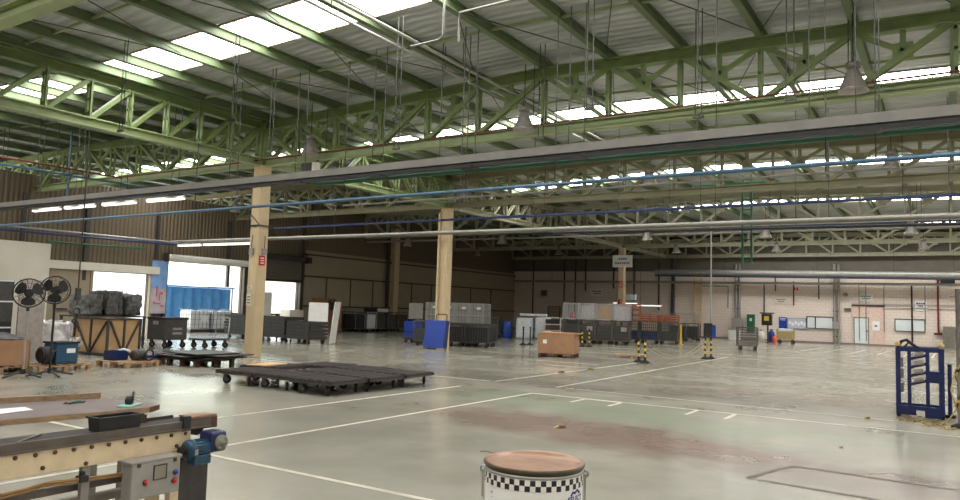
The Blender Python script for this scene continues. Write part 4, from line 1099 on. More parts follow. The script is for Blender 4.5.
# pallet with blue tray and motor
pallet('pale wooden pallet carrying a blue tray and a dark motor', (-17.0, 10.75, 0), .1, 1.1, .95)
t = thing('blue_tray', 'blue plastic tray box on the pallet near the framed crate', 'tray', (-17.3, 10.6, .14), .1)
m = MB().box((0, 0, .01), (.34, .38, .02))
for s_ in (-1, 1): m.box((s_*.17, 0, .12), (.02, .4, .22)).box((0, s_*.19, .12), (.34, .02, .22))
m.build('body', 'rackblue', t); MB().box((0, 0, .225), (.38, .03, .03)).build('handle_bar', 'blue', t)
for i, (dx, dy, dz, lab) in enumerate(((0, -.1, .25, 'white hose end sticking from the blue tray'),)):
    o = single(MB().tube([(-.05, 0, 0), (0, .03, .18), (.1, .12, .24), (.2, .25, .18)], .03, 8), 'white_hose', 'whiteplastic', lab, 'hose', (-17.3, 10.6, .17))
t = thing('dark_motor', 'dark motor with round black fan lying on the pale pallet', 'motor', (-16.85, 10.95, .14), .2)
MB().lathe([(0, -.22), (.11, -.22), (.13, -.18), (.13, .1), (.09, .16), (0, .16)], (0, 0, .14), 18, 'y').build('body', 'darkmetal', t)
MB().ring((.2, .1, .14), .13, .025, 'x', 20, 6).build('pulley', 'black', t); MB().box((0, 0, .02), (.22, .3, .04)).build('foot', 'darkmetal', t)
MB().cyl((0, .1, .14), (.2, .1, .14), .03, 10).build('shaft', 'galv', t)
pallet('second wooden pallet further along, under the flat blue lid', (-17.5, 11.75, 0), .05, .75, .7)
t = thing('flat_blue_cover', 'flat dark blue cover lying on the second wooden pallet', 'cover', (-17.45, 11.75, .14), .1)
MB().box((0, 0, .05), (.6, .6, .09)).build('cover_plate', 'rackblue', t, bevel=.02); MB().box((.2, 0, .11), (.25, .1, .04)).build('grip', 'black', t)

# ------------------------------------------------------------------ near the doors and side wall
def ibc(label, loc, rz=0, mat='whiteplastic', group='caged liquid tanks'):
    t = thing('tank_container', label, 'tank', loc, rz, group)
    MB().box((0, 0, .65), (1.1, .95, .9)).build('bottle', mat, t, bevel=.06)
    m = MB()
    for k_, P in enumerate((lambda u, z: (u, -.5, .17+z), lambda u, z: (u, .5, .17+z), lambda u, z: (-.58, u, .17+z), lambda u, z: (.58, u, .17+z))): grid(m, 1.16 if k_ < 2 else 1.0, .98, 5, 4, P, .022)
    m.build('cage', 'galv', t)
    MB().box((0, 0, .08), (1.2, 1.0, .12)).build('pallet_base', 'darkmetal', t)
    MB().cyl((0, 0, 1.1), (0, 0, 1.16), .1, 14).build('cap', 'black', t)
    MB().box((.2, -.51, .7), (.4, .01, .3)).build('label_plate', 'paper', t)
    return t
ibc('white caged tank in the bright loading door, end nearest the banner', (-32.6, 24.1, 0), pi/2)
ibc('white caged tank in the bright loading door, second from the banner', (-32.5, 25.35, 0), pi/2)
t = carton('brown_crate', 'brown crate beside the white tanks at the loading door edge', (-32.7, 26.5, 0), 0, 1.0, .8, 1.0, 'darkwood', False)
carton('tall_white_box', 'tall white box standing outside the second doorway', (-33.5, 28.8, 0), 0, 1.2, 1.2, 2.2, 'white', False)
carton('pale_box', 'lower pale box standing inside the second doorway', (-31.0, 29.2, 0), 0, .8, 1.0, 1.25, 'whitewall', False)
t = thing('wooden_board', 'tan wooden board leaning on the dim side wall', 'board', (-30.9, 31.9, 0), 0)
MB().bar((.3, 0, .05), (-.3, 0, 1.95), 1.9, .05, (1, 0, 0)).build('panel', pmat('board_brown', (150, 106, 72), .8), t); MB().bar((.32, -.9, .03), (.32, .9, .03), .05, .06).build('edge_strip', 'darkwood', t)
t = thing('pink_board', 'narrow pink board standing behind the small far fan', 'board', (-31.1, 33.12, 0), 0)
MB().box((0, 0, .9), (.05, .4, 1.8)).build('panel', 'pinkpanel', t); MB().box((.06, 0, .04), (.3, .4, .06)).build('foot', 'darkmetal', t)
mats = [('darkmesh', 'black'), ('silver', 'whiteplastic'), ('darkmesh', 'darkcrate'), ('darkmesh', 'darkcrate'), ('darkmesh', 'rust'), ('darkmesh', 'black')]
for i, lab in enumerate(('dark cage cart at the side wall, next to the pink board', 'pale caged cart with white tank at the side wall', 'dark cage cart right of the white tank at the side wall', 'dark cage cart in the middle of the side wall row', 'cage cart with brown load in the side wall row', 'dark cage cart ending the side wall row')):
    cage('cage_cart', lab, (-30.6, 33.9+i*1.02, 0), 0, 1.1, .92, 1.0, mats[i][0], .2, mats[i][1], 6, 5, True, 'cage carts along the side wall', 'cart', .85)
carton('top_carton', 'small white carton lying on the side wall cage carts', (-30.6, 36.6, 1.22), .1, .4, .6, .22, 'paper', False)
lump('dark bag lying on the first side wall cage carts', (-30.6, 35.4, 1.22), (.5, .7, .25), 'black', 3, 'dark_bag', 'bag', 0, .05, False)
t = thing('grey_panel_stand', 'grey square panel on a stand behind the small blue cart', 'panel', (-22.6, 29.6, 0), .3)
MB().box((0, 0, 1.42), (.75, .06, .8)).build('panel', 'boxgrey', t); MB().box((0, .02, .55), (.08, .06, 1.1)).build('post', 'darkmetal', t); MB().box((0, 0, .03), (.7, .5, .06)).build('base', 'darkmetal', t)
t = thing('blue_cart', 'small blue fronted cart left of the leaning blue panel', 'cart', (-20.95, 27.3, 0), .15)
MB().box((0, 0, .62), (.62, .7, .72)).build('body', 'blue', t); MB().box((0, -.36, .5), (.56, .02, .04)).build('strap', 'black', t)
m = MB().box((0, 0, .22), (.7, .8, .08)); m.build('base', 'darkmetal', t)
MB().tube([(-.3, .4, .25), (-.3, .42, 1.08), (.3, .42, 1.08), (.3, .4, .25)], .02, 8).build('handle', 'darkmetal', t)
for sx, sy in ((-1, -1), (1, -1), (1, 1), (-1, 1)): caster(t, sx*.25, sy*.28, .08, .05, .2, .4)
cage('cage_cart', 'narrow grey cage cart between the blue cart and the blue panel', (-19.4, 26.2, 0), 0, .7, .9, .85, 'darkmesh', .2, 'darkcrate', 5, 4, True, None, 'cart', .6)
# leaning blue panel trolley
t = thing('blue_panel_trolley', 'big bright blue panel trolley leaning before the second column', 'trolley', (-17.3, 24.0, 0), radians(18))
m = MB().prof((-.08, -.53, .06), (.1, -.53, 1.16), [(0, -.06), (1.06, -.06), (1.06, .02), (0, .02)], (1, 0, 0)); 
m = MB(); m.add([(-.42, -.3, .06), (.42, -.3, .06), (.42, -.24, .06), (-.42, -.24, .06), (-.42, .05, 1.14), (.42, .05, 1.14), (.42, .11, 1.14), (-.42, .11, 1.14)], [(3, 2, 1, 0), (4, 5, 6, 7), (0, 1, 5, 4), (1, 2, 6, 5), (2, 3, 7, 6), (3, 0, 4, 7)])
m.build('panel', 'blue', t, bevel=.012)
m = MB().add([(.42, -.3, .06), (.5, -.1, .06), (.5, .18, 1.12), (.42, .05, 1.14)], [(0, 1, 2, 3)]).add([(.42, -.24, .06), (.5, -.04, .06), (.5, .24, 1.12), (.42, .11, 1.14)], [(0, 1, 2, 3)]); m.build('side_panel', 'rackblue', t)
MB().tube([(-.05, .15, 1.1), (-.05, .2, 1.34), (.0, .22, 1.38), (.36, .22, 1.38), (.4, .2, 1.34), (.4, .15, 1.1)], .022, 8).build('handle', 'rust', t)
MB().box((0, .05, .12), (.84, .5, .06)).build('base', 'darkmetal', t)
for sx, sy in ((-1, 1), (1, 1)): caster(t, sx*.34, .2, .06, .04, .12, .4)
# black crates and silver cages behind second column
for i, (x, y, lab) in enumerate(((-18.35, 26.9, 'low black mesh crate right behind the blue panel trolley'), (-17.2, 27.2, 'low black mesh crate at the open end of the front row'), (-19.15, 28.3, 'low black mesh crate in the second row, nearer the second column'), (-17.95, 28.6, 'low black mesh crate at the open end of the second row'))):
    cage('mesh_crate', lab, (x, y, 0), .22, 1.08, 1.05, .74, 'darkcrate', .2, 'black', 9, 7, True, 'low black mesh crates by the second column', 'crate', .85, .016)
for i, lab in enumerate(('tall silver sided container, closest to the second column', 'tall silver sided container, second from the second column', 'tall silver sided container, third from the second column', 'tall silver sided container, at the open end')):
    t = thing('silver_container', lab, 'container', (-21.75+i*.76, 30.2+i*.17, 0), .22, 'tall silver containers behind the black crates')
    MB().box((0, 0, 1.05), (.7, 1.0, 1.6)).build('body', 'galv', t, bevel=.02)
    m = MB()
    for sx in (-1, 1):
        for sy in (-1, 1): m.bar((sx*.355, sy*.5, .1), (sx*.355, sy*.5, 1.88), .05, .05)
    for z in (1.3, 1.87):
        for sy in (-1, 1): m.bar((-.355, sy*.51, z), (.355, sy*.51, z), .03, .05)
    m.build('frame', 'silver', t)
    m = MB(); grid(m, .68, 1.6, 4, 5, lambda u, z: (u, -.505, .25+z), .012); m.build('mesh_side', 'darkmesh', t)
    m = MB(); grid(m, .96, 1.6, 5, 5, lambda u, z: (.356, u, .25+z), .012); m.build('mesh_side', 'darkmesh', t)
    MB().box((.1, -.52, 1.66), (.2, .02, .12)).build('label_plate', 'paper', t)
    MB().box((0, 0, .07), (.7, 1.0, .14)).build('base', 'darkmetal', t)
for i, (x, y, lab) in enumerate(((-22.7, 37.0, 'dark cage cart left of the film wrapped loads'), (-24.1, 36.6, 'dark cage cart behind the black crates, left one'))):
    cage('cage_cart', lab, (x, y, 0), .3, 1.1, 1.0, .95, 'darkmesh', .2, 'darkcrate', 6, 5, True, 'dark cage carts at the rear left', 'cart', .8)
t = thing('blue_drum', 'blue plastic barrel between dark cart and film wrapped load', 'barrel', (-21.7, 37.2, 0))
MB().lathe([(0, 0), (.29, 0), (.3, .05), (.3, .88), (.26, .95), (0, .95)], n=20).build('body', 'blue', t)
MB().ring((0, 0, .32), .3, .015, 'z', 20, 6).ring((0, 0, .63), .3, .015, 'z', 20, 6).build('hoops', 'rackblue', t)
lump('white film wrapped load, first right of the blue barrel', (-20.8, 37.8, 0), (.95, .95, 1.2), 'whiteplastic', 8, 'wrapped_load', 'load', .3, .05, False)
lump('white film wrapped load beside the open shelf carts', (-19.9, 38.3, 0), (.8, .9, 1.25), 'whiteplastic', 11, 'wrapped_load', 'load', .3, .05, False)
carton('flat_pack', 'flat white pack lying on the film wrapped loads', (-20.4, 38.0, 1.3), .3, 1.5, .7, .14, 'paper', False)
def shelfcart(label, loc, rz):
    t = thing('shelf_cart', label, 'cart', loc, rz); m = MB()
    for sx in (-1, 1):
        for sy in (-1, 1): MB().bar((sx*.5, sy*.35, .12), (sx*.5, sy*.35, 1.3), .05, .05).build('post', 'white', t)
    for z in (.2, .55, .9, 1.27): MB().box((0, 0, z), (1.0, .7, .035)).build('shelf', 'white', t)
    for z, mt in ((.36, 'black'), (.72, 'darkwood'), (1.05, 'black')): MB().box((.05, 0, z), (.8, .55, .26)).build('tray', mt, t)
    for sx, sy in ((-1, -1), (1, -1), (1, 1), (-1, 1)): caster(t, sx*.45, sy*.3, .05, .04, .12, .4)
    return t
shelfcart('white shelf cart with dark trays, first right of the wrapped loads', (-18.75, 37.2, 0), .3)
shelfcart('white shelf cart with dark trays, behind the brown box', (-17.6, 37.5, 0), .3)
t = thing('red_bucket', 'small red bucket on top of the white shelf cart', 'bucket', (-17.7, 37.5, 1.29))
MB().lathe([(0, 0), (.12, 0), (.15, .26), (.14, .26), (.11, .02), (0, .02)], n=16).build('body', 'red', t); MB().tube([(-.15, 0, .25), (-.1, 0, .38), (.1, 0, .38), (.15, 0, .25)], .008, 6).build('handle', 'galv', t)

# ------------------------------------------------------------------ centre: brown box, stanchions
c = (onz(540, 356)+onz(578, 357))/2
pallet('dark pallet under the big open brown cardboard box', (-12.0, 24.35, 0), .25, 1.3, 1.1, 'darkwood')
t = carton('open_carton', 'big open brown cardboard box alone in the middle of the floor', (-12.0, 24.35, .14), .25, 1.3, 1.05, .68)
MB().box((-.4, -.53, .42), (.14, .01, .14)).build('label_sticker', 'paper', t)
m = MB().box((.1, 0, .72), (1.45, .9, .02), .1); m.build('loose_lid', 'cardboard', t)
def stanchion(label, loc, rz, striped=True):
    t = thing('stanchion_post', label, 'barrier post', loc, rz, 'chain barrier posts')
    MB().lathe([(0, 0), (.17, 0), (.17, .03), (.1, .07), (.04, .12), (.03, .12)], n=18).build('base', 'rubber', t)
    m = MB()
    for i in range(7): m.cyl((0, 0, .1+i*.1), (0, 0, .2+i*.1), .035, 10, m=i % 2)
    m.build('striped_post', ['black', 'yellow'] if striped else ['black', 'black'], t)
    MB().lathe([(.035, 0), (.05, .02), (.04, .06), (0, .07)], (0, 0, .8), 12).build('cap', 'black', t)
    return t
P4 = [onz(638.5, 362), onz(645, 363), onz(705, 359), onz(711, 359)]
for p, lab in zip(P4, ('yellow and black striped post beside the low pallet, left of its pair', 'yellow and black striped post beside the low pallet, right of its pair', 'striped post under the hanging socket box, left of its pair', 'striped post under the hanging socket box, right of its pair')):
    stanchion(lab, (p.x, p.y, 0), 0)
for px, lab in ((523, 'black post in front of the film wrapped loads, left of its pair'), (530, 'black post in front of the film wrapped loads, right of its pair')):
    p = onz(px, 345); stanchion(lab, (p.x, p.y, 0), 0, False)
for px, lab in ((582, 'striped post right behind the brown cardboard box'), (589, 'second striped post behind the brown cardboard box')):
    p = onz(px, 347); stanchion(lab, (p.x, p.y, 0), 0)
m = MB(); a, b = P4[1], P4[2]
for k_, (dz, sag) in enumerate(((.78, .62), (.55, .45))):
    pts = []
    for i in range(17):
        u = i/16; p = a.lerp(b, u); pts.append((p.x, p.y, dz-sag*4*u*(1-u)))
    t = thing('barrier_chain', ['upper yellow plastic chain sagging between the two striped post pairs', 'lower yellow plastic chain sagging between the two striped post pairs'][k_], 'chain'); MB().tube(pts, .012, 6).build('chain', pmat('chain_yellow_%d' % k_, (152, 146, 116), .5), t)
pallet('small low wooden pallet beside the striped posts', (-10.15, 26.75, 0), .45, 1.15, .8, 'wood', .12)
# hanging socket box
p = onz(708, 356)
t = thing('hanging_socket_box', 'blue and black socket box on a pole hung above the striped posts', 'socket box', (p.x, p.y+.2, 0), .5)
MB().box((-.06, 0, 1.05), (.3, .3, .6)).build('box', 'black', t, bevel=.02); MB().box((.15, 0, 1.02), (.14, .3, .52)).build('side_box', 'blue', t)
MB().cyl((.05, 0, 1.3), (.05, 0, 5.8), .03, 8).build('pole', 'galv', t); MB().bar((-.3, 0, 2.9), (.75, 0, 2.9), .04, .04).build('cross_arm', 'rod', t)
MB().cyl((.75, 0, 2.0), (.75, 0, 2.9), .02, 6).build('drop_cable', 'rod', t)
for s_ in (-1, 1): MB().bar((s_*.1, 0, .12), (-s_*.1, 0, .78), .03, .03).build('cross_leg', pmat('striped_leg', (190, 176, 120), .5), t)

# ------------------------------------------------------------------ rear cages in the middle
row = [(-17.6, 36.5), (-16.5, 36.8), (-15.4, 37.1)]
cl = [('dark mesh cage, first of the middle rear row behind the brown box', 'darkcrate'), ('dark mesh cage, second of the middle rear row', 'darkmesh'), ('dark mesh cage with label sheet, third of the middle rear row', 'darkmesh')]
xs2 = [560, 580, 600, 618]
for i, (px, lab, fl_) in enumerate(((566, 'dark mesh cage right behind the brown box', 'darkcrate'), (583, 'dark mesh cage in the middle row, second from the brown box', 'darkcrate'), (600, 'dark mesh cage in the middle row, third from the brown box', 'darkcrate'), (617, 'dark mesh cage beside the foot of the far column', 'darkcrate'))):
    q = (-17.0+i*.86, 36.0+i*.22)
    cage('mesh_cage', lab, (q[0], q[1], 0), .25, .82, 1.0, 1.0, 'darkmesh', .2, fl_, 9, 6, True, 'dark mesh cages of the middle row', 'wire cage', .75, .014, 'boxgrey' if i % 2 else None)
    lab2 = ('silver cage stacked on the dark cage behind the brown box', 'silver cage with pale load, second in the stacked row', 'silver cage with tan cardboard load, stacked third', 'silver cage stacked next to the far column')[i]
    cage('stacked_cage', lab2, (q[0], q[1]+.05, 1.22), .25, .8, .95, .8, 'silver', .06, (None, 'clearwrap', 'tan', 'clearwrap')[i], 7, 5, False, 'silver cages stacked on the middle row', 'wire cage', .85, .018)
# orange brown racks right of far column
for i, (px, lab) in enumerate(((632, 'dark cage right of the far column, blue load inside'), (650, 'dark cage right of the far column, second, blue sheet inside'), (667, 'dark cage with yellow post at the end of the orange rack row'))):
    p = onz(px, 343); cage('mesh_cage', lab, (-15.25+i*1.05, 40.0+i*.27, 0), .25, .98, 1.0, 1.0, 'darkmesh', .2, 'rackblue' if i < 2 else 'darkcrate', 9, 6, True, 'dark mesh cages right of the far column', 'wire cage', .45, .014)
def orangerack(label, loc, rz, w, h):
    t = thing('orange_rack', label, 'rack', loc, rz, 'rust orange racks stacked right of the far column'); m = MB()
    for sx in (-1, 0, 1):
        for sy in (-1, 1): m.bar((sx*w/2, sy*.45, 0), (sx*w/2, sy*.45, h), .05, .05)
    for j in range(4):
        z = .03+j*(h-.06)/3
        for sy in (-1, 1): m.bar((-w/2, sy*.45, z), (w/2, sy*.45, z), .05, .06)
        for sx in (-1, 1): m.bar((sx*w/2, -.45, z), (sx*w/2, .45, z), .05, .06)
    m.build('frame', 'orange', t)
    for j in range(3): MB().box((0, 0, .06+j*(h-.06)/3), (w*.95, .85, .03)).build('shelf', 'rust', t)
    return t
orangerack('tall rust orange rack stacked right beside the far column', (-15.2, 40.05, 1.22), .25, .95, .95)
orangerack('low rust orange rack stacked in the middle of the orange row', (-14.2, 40.3, 1.22), .25, .95, .4)
orangerack('low rust orange rack stacked at the yellow post end', (-13.15, 40.57, 1.22), .25, 1.0, .4)
t = thing('yellow_post', 'short yellow post at the end of the orange rack row', 'post', (-12.5, 40.5, 0))
MB().cyl((0, 0, 0), (0, 0, 1.1), .06, 10).build('post', 'yellow', t); MB().box((0, 0, .02), (.25, .25, .03)).build('foot', 'yellow', t)
t = thing('light_box', 'small white box fitting hung beside the far column', 'light fitting', onY(630, 297, 46.5))
MB().box((0, 0, 0), (.8, .3, .35)).build('housing', 'whiteplastic', t); MB().box((0, 0, -.19), (.74, .26, .02)).build('diffuser', 'frost', t)
for s_ in (-1, 1): MB().cyl((s_*.35, 0, .17), (s_*.35, 0, 5), .012, 6).build('hanger_rod', 'rod', t)
for i, (px, lab) in enumerate(((676, 'dark cart near the yellow ladder, left one'), (689, 'dark cart near the yellow ladder, right one'))):
    p = onz(px, 341); cage('cage_cart', lab, (p.x, p.y+.5, 0), .1, 1.0, .9, .9, 'darkmesh', .2, 'darkcrate', 6, 5, True, 'dark carts near the yellow ladder', 'cart', .8)
cage('cage_cart', 'pale grey tall cage behind the carts near the yellow ladder', (-15.6, 50.5, 0), 0, 2.2, .8, 1.5, 'silver', .2, None, 12, 6, True, None, 'cart')
t = thing('wall_machine', 'grey machine cabinet standing left of the yellow ladder', 'machine', (-17.4, 53.2, 0))
MB().box((0, 0, .8), (1.0, .8, 1.5)).build('body', 'boxgrey', t, bevel=.03); MB().box((0, -.41, 1.2), (.5, .02, .3)).build('display_panel', 'darkmetal', t); MB().box((0, 0, .03), (1.1, .9, .06)).build('plinth', 'darkmetal', t)
t = thing('pallet_jack', 'small hand pallet truck parked below the yellow ladder', 'pallet truck', (-15.3, 51.5, 0), .3)
MB().box((0, 0, .35), (.5, .25, .4)).build('pump_body', 'darkmetal', t)
for s_ in (-1, 1): MB().box((s_*.2, -.6, .1), (.16, 1.1, .07)).build('fork', 'darkmetal', t)
MB().tube([(0, .1, .5), (0, .35, 1.1), (-.15, .4, 1.2), (.15, .4, 1.2), (0, .35, 1.1)], .025, 8).build('handle', 'ladder', t)
for s_ in (-1, 1): MB().cyl((s_*.2-.05, .1, .1), (s_*.2+.05, .1, .1), .1, 14).build('wheel', 'rubber', t)
cage('mesh_cart', 'grey wire mesh cart standing alone before the brick wall', (-8.55, 38.7, 0), .15, .95, .9, .9, 'darkmesh', .22, None, 9, 7, True, None, 'cart', .8, .018)
t = thing('beige_trolley', 'beige box trolley filled with white film by the brick wall', 'trolley', (-8.8, 50.6, 0), .05)
m = MB().box((0, 0, .3), (1.0, .7, .06))
for s_ in (-1, 1): m.box((s_*.5, 0, .62), (.04, .72, .62)).box((0, s_*.35, .55), (1.0, .04, .5))
m.build('body', pmat('olive_beige', (176, 158, 112), .6), t)
for sx, sy in ((-1, -1), (1, -1), (1, 1), (-1, 1)): caster(t, sx*.4, sy*.28, .1, .05, .26, .3)
lump('white film heaped in the beige box trolley', (-8.8, 50.6, .34), (.85, .58, .62), 'whiteplastic', 4, 'film_heap', 'load', .05, .05, False)
# far column fittings
t = thing('column_sign', 'white two line sign plate on the far beige column', 'sign', (XC+.12, 45.22, 5.0))
MB().box((0, 0, 0), (1.35, .04, .78)).build('plate', 'paper', t)
m = MB()
for zz, ww in ((.15, .5), (-.12, 1.0)):
    x = -ww/2
    while x < ww/2: l = random.uniform(.06, .14); m.box((x+l/2, -.03, zz), (l, .01, .11)); x += l+.04
m.build('lettering', 'greymetal', t)
t = thing('fire_extinguisher', 'red fire extinguisher at the foot of the far column', 'fire extinguisher', (XC-.02, 45.12, 1.75))
MB().lathe([(0, 0), (.13, 0), (.14, .04), (.14, .5), (.06, .6), (.04, .64), (0, .64)], n=16).build('cylinder', 'red', t); MB().box((0, -.03, .68), (.06, .18, .06)).build('valve', 'black', t); MB().tube([(0, -.08, .66), (.14, -.14, .5), (.15, -.12, .2)], .015, 6).build('hose', 'black', t); MB().box((0, -.14, .3), (.12, .01, .16)).build('label_plate', 'paper', t)
def plate(name, label, loc, d, mat, cat='sign'):
    t = thing(name, label, cat, loc); MB().box((0, 0, 0), d).build('plate', mat, t)
    m = MB()
    ax = 0 if d[0] > d[1] else 1; s_ = -1 if ax == 0 else 1; W = max(d[0], d[1])
    for i in range(3):
        zz = d[2]*(.25-.25*i)
        c_ = [0, 0, zz]; c_[1-ax] = s_*(min(d[0], d[1])/2+.004); dd = [0, 0, d[2]*.1]; dd[ax] = W*.6; dd[1-ax] = .006; m.box(c_, dd)
    m.build('printed_lines', 'paper' if mat == 'red' else 'greymetal', t); return t
plate('red_number_plate', 'red plate high on the far beige column', (XC, 45.28, 3.5), (.26, .02, .42), 'red')
plate('red_number_plate', 'red plate low on the far beige column', (XC, 45.28, 2.3), (.26, .02, .42), 'red')
plate('red_sign', 'red upright sign on the nearest beige column', (XC+.21, 15.38, 2.93), (.02, .22, .3), 'red')
plate('paper_notice', 'upper pale paper strips taped on the nearest beige column', (XC-.06, 15.19, 2.1), (.2, .012, .12), 'whitewall', 'notice')
plate('paper_notice', 'lower tall paper sheet taped on the nearest beige column', (XC-.06, 15.19, 1.72), (.22, .012, .36), 'whitewall', 'notice')
for nm, lab, loc in (('switch_box', 'small grey switch box on the shaded face of the nearest column', (XC-.02, 15.15, 3.2)), ('switch_box', 'small grey switch box on the bright face of the nearest column', (XC+.25, 15.42, 3.2))):
    t = thing(nm, lab, 'switch box', loc); MB().box((0, 0, 0), (.14, .1, .2) if loc[1] < 15.3 else (.1, .14, .2)).build('case', 'boxgrey', t); MB().cyl((0, 0, .1), (0, 0, .5), .012, 6).build('conduit', 'rod', t)
t = thing('column_bracket', 'dark rail bracket around the nearest column below the blue pipe', 'bracket', (XC, 15.4, 4.0))
MB().bar((-.24, -.23, 0), (.24, -.23, 0), .04, .04).bar((.24, -.23, 0), (.24, .24, 0), .04, .04).bar((-.22, -.23, 0), (-.22, -.23, .4), .03, .03).bar((-.22, -.23, .4), (.24, -.23, .02), .02, .02).build('rail', 'rod', t)
MB().box((.24, .25, 0), (.08, .06, .1)).build('end_block', 'rod', t)

# ------------------------------------------------------------------ blue rack at right
rk = thing('blue_steel_rack', 'dark blue open steel rack standing on the floor near the frame edge', 'rack', (-.445, 15.6, 0), radians(2))
W, D, Hh = .67, .5, 1.22
for sx in (-1, 1):
    for sy in (-1, 1): MB().bar((sx*W/2, sy*D/2, .04), (sx*W/2, sy*D/2, Hh), .075, .07).build('post', 'rackblue', rk)
for xx in (-.16, .12): MB().bar((xx, -D/2, .12), (xx, -D/2, Hh-.05), .06, .05).build('upright', 'rackblue', rk)
for z, nm in ((.16, 'bottom_frame'), (Hh-.03, 'top_frame')):
    m = MB()
    for s_ in (-1, 1): m.bar((-W/2, s_*D/2, z), (W/2, s_*D/2, z), .06, .07).bar((s_*W/2, -D/2, z), (s_*W/2, D/2, z), .06, .07)
    m.build(nm, 'rackblue', rk)
MB().box((-.2, -D/2, .12), (.28, .09, .16)).build('foot_plate', 'rackblue', rk); MB().box((.2, -D/2, .1), (.26, .09, .18)).build('foot_plate', 'rackblue', rk)
MB().box((.22, -.1, .72), (.2, .3, .2)).build('cross_box', 'rackblue', rk)
for i in range(4):
    z = .55+i*.15
    MB().bar((-.16, -D/2+.02, z+.02), (.1, -D/2+.02, z+.1), .05, .05).build('arm', 'rackblue', rk)
    MB().cyl((-.08, -D/2-.04, z+.1), (.06, -D/2-.04, z+.13), .04, 12).build('roller', 'boxgrey', rk)
m = MB()
for z in (.5, .75, .95): m.box((-.28, -.05, z), (.06, .2, .16))
m.build('fittings', 'boxgrey', rk)
MB().tube([(-.34, -.2, Hh), (-.28, -.2, Hh+.11), (-.2, -.2, Hh+.14), (-.05, -.2, Hh+.02)], .028, 8).tube([(-.24, -.2, Hh), (-.16, -.2, Hh+.1), (0.0, -.2, Hh)], .02, 8).build('lever', 'black', rk)
for sx in (-1, 1): MB().lathe([(0, 0), (.045, 0), (.045, .05), (.02, .07), (0, .07)], (sx*W/2, -D/2, Hh+.03), 12).build('post_cap', 'ladder', rk)
for sx, sy in ((-1, -1), (1, -1), (1, 1), (-1, 1)): MB().cyl((sx*W/2-.03, sy*D/2, .045), (sx*W/2+.03, sy*D/2, .045), .045, 14).build('wheel', 'rubber', rk)
t = thing('dark_post', 'short dark post standing right of the blue rack', 'post', (*onz(950.5, 418)[:2], 0))
MB().cyl((0, 0, 0), (0, 0, .95), .035, 10).build('post', 'rackblue', t); MB().cyl((0, 0, 0), (0, 0, .05), .09, 14).build('foot', 'rubber', t)
p = onz(960.5, 428)
MT['tape'] = pmat('tape_yellow', (190, 170, 90), .6)
t = thing('grey_pole', 'upright grey pole at the frame edge wrapped with warning tape', 'pole', (p.x, p.y, 0))
MB().cyl((0, 0, 0), (0, 0, 2.25), .04, 12).build('pole', 'greymetal', t)
m = MB()
for i in range(14): a = i*.9; m.bar((.048*cos(a), .048*sin(a), .1+i*.07), (.048*cos(a+1.2), .048*sin(a+1.2), .2+i*.07), .02, .05, m=i % 2)
m.build('warning_tape', ['tape', 'black'], t)
MB().lathe([(0, 0), (.13, 0), (.13, .03), (.06, .07), (.05, .07)], n=16).build('foot', 'rubber', t)
MB().tube([(-.05, 0, .95), (-.12, 0, .6), (-.05, 0, .3), (-.16, .05, .1), (-.25, .05, .02)], .012, 6).build('loose_tape', 'tape', t)

# ------------------------------------------------------------------ foreground conveyor
XF = -4.0
cv = thing('belt_conveyor', 'cream sided belt conveyor with blue motor in the lower corner of the view', 'conveyor', (XF, 0, 0))
YA, YE = .3, 3.12
MB().box((-.01, (YA+2.98)/2, .828), (.02, 2.98-YA, .126)).build('side_rail', 'cream', cv, bevel=.003)
sr = [o for o in cv.children if o.name.startswith('side_rail')][0]
m = MB().box((-.005, (YA+YE)/2, .916), (.022, YE-YA, .05)); m.bar((.0, YA, .893), (.0, YE, .893), .03, .012); m.build('side_guard', 'guardmetal', cv, bevel=.002)
MB().box((-.24, (YA+YE)/2, .85), (.02, YE-YA, .12)).build('far_rail', 'cream', cv)
m = MB().box((-.125, (YA+YE)/2, .925), (.22, YE-YA-.1, .012)); m.cyl((-.23, YE-.08, .885), (-.02, YE-.08, .885), .045, 16); m.build('belt', 'belt', cv)
for j in range(-12, 11): MB().lathe([(0, .0), (.011, 0), (.011, .008), (.006, .011), (0, .011)], (0.0, 1.95+j*.099+(.0), .867), 10, 'x').build('bolt', 'rust', sr)
for yy, zz in ((2.09, .795), (2.32, .782), (2.88, .80)): MB().lathe([(0, .0), (.011, 0), (.011, .008), (.006, .011), (0, .011)], (0, yy, zz), 10, 'x').build('bolt', 'rust', sr)
# end block
m = MB().prism([(-.13, 2.98), (0.0, 2.98), (.0, 3.17), (-.13, 3.14)], .95, .964); m.build('end_cover', 'woodedge', cv, bevel=.003)
m = MB().box((-.01, 3.04, .915), (.03, .26, .07)); m.build('end_plate', 'rust', cv, bevel=.004)
m = MB().box((.0, 2.935, .935), (.04, .05, .075)); m.build('end_bracket', 'black', cv)
MB().box((-.2, 2.74, .955), (.05, .1, .05)).build('guide_bracket', 'rust', cv, bevel=.005)
m = MB().bar((-.225, 2.5, .935), (-.225, 3.0, .94), .02, .02); m.build('guide_rail', 'darkmetal', cv)
m = MB().bar((-.05, 1.98, .934), (-.18, 2.16, .94), .012, .006); m.build('belt_strip', 'greymetal', cv)
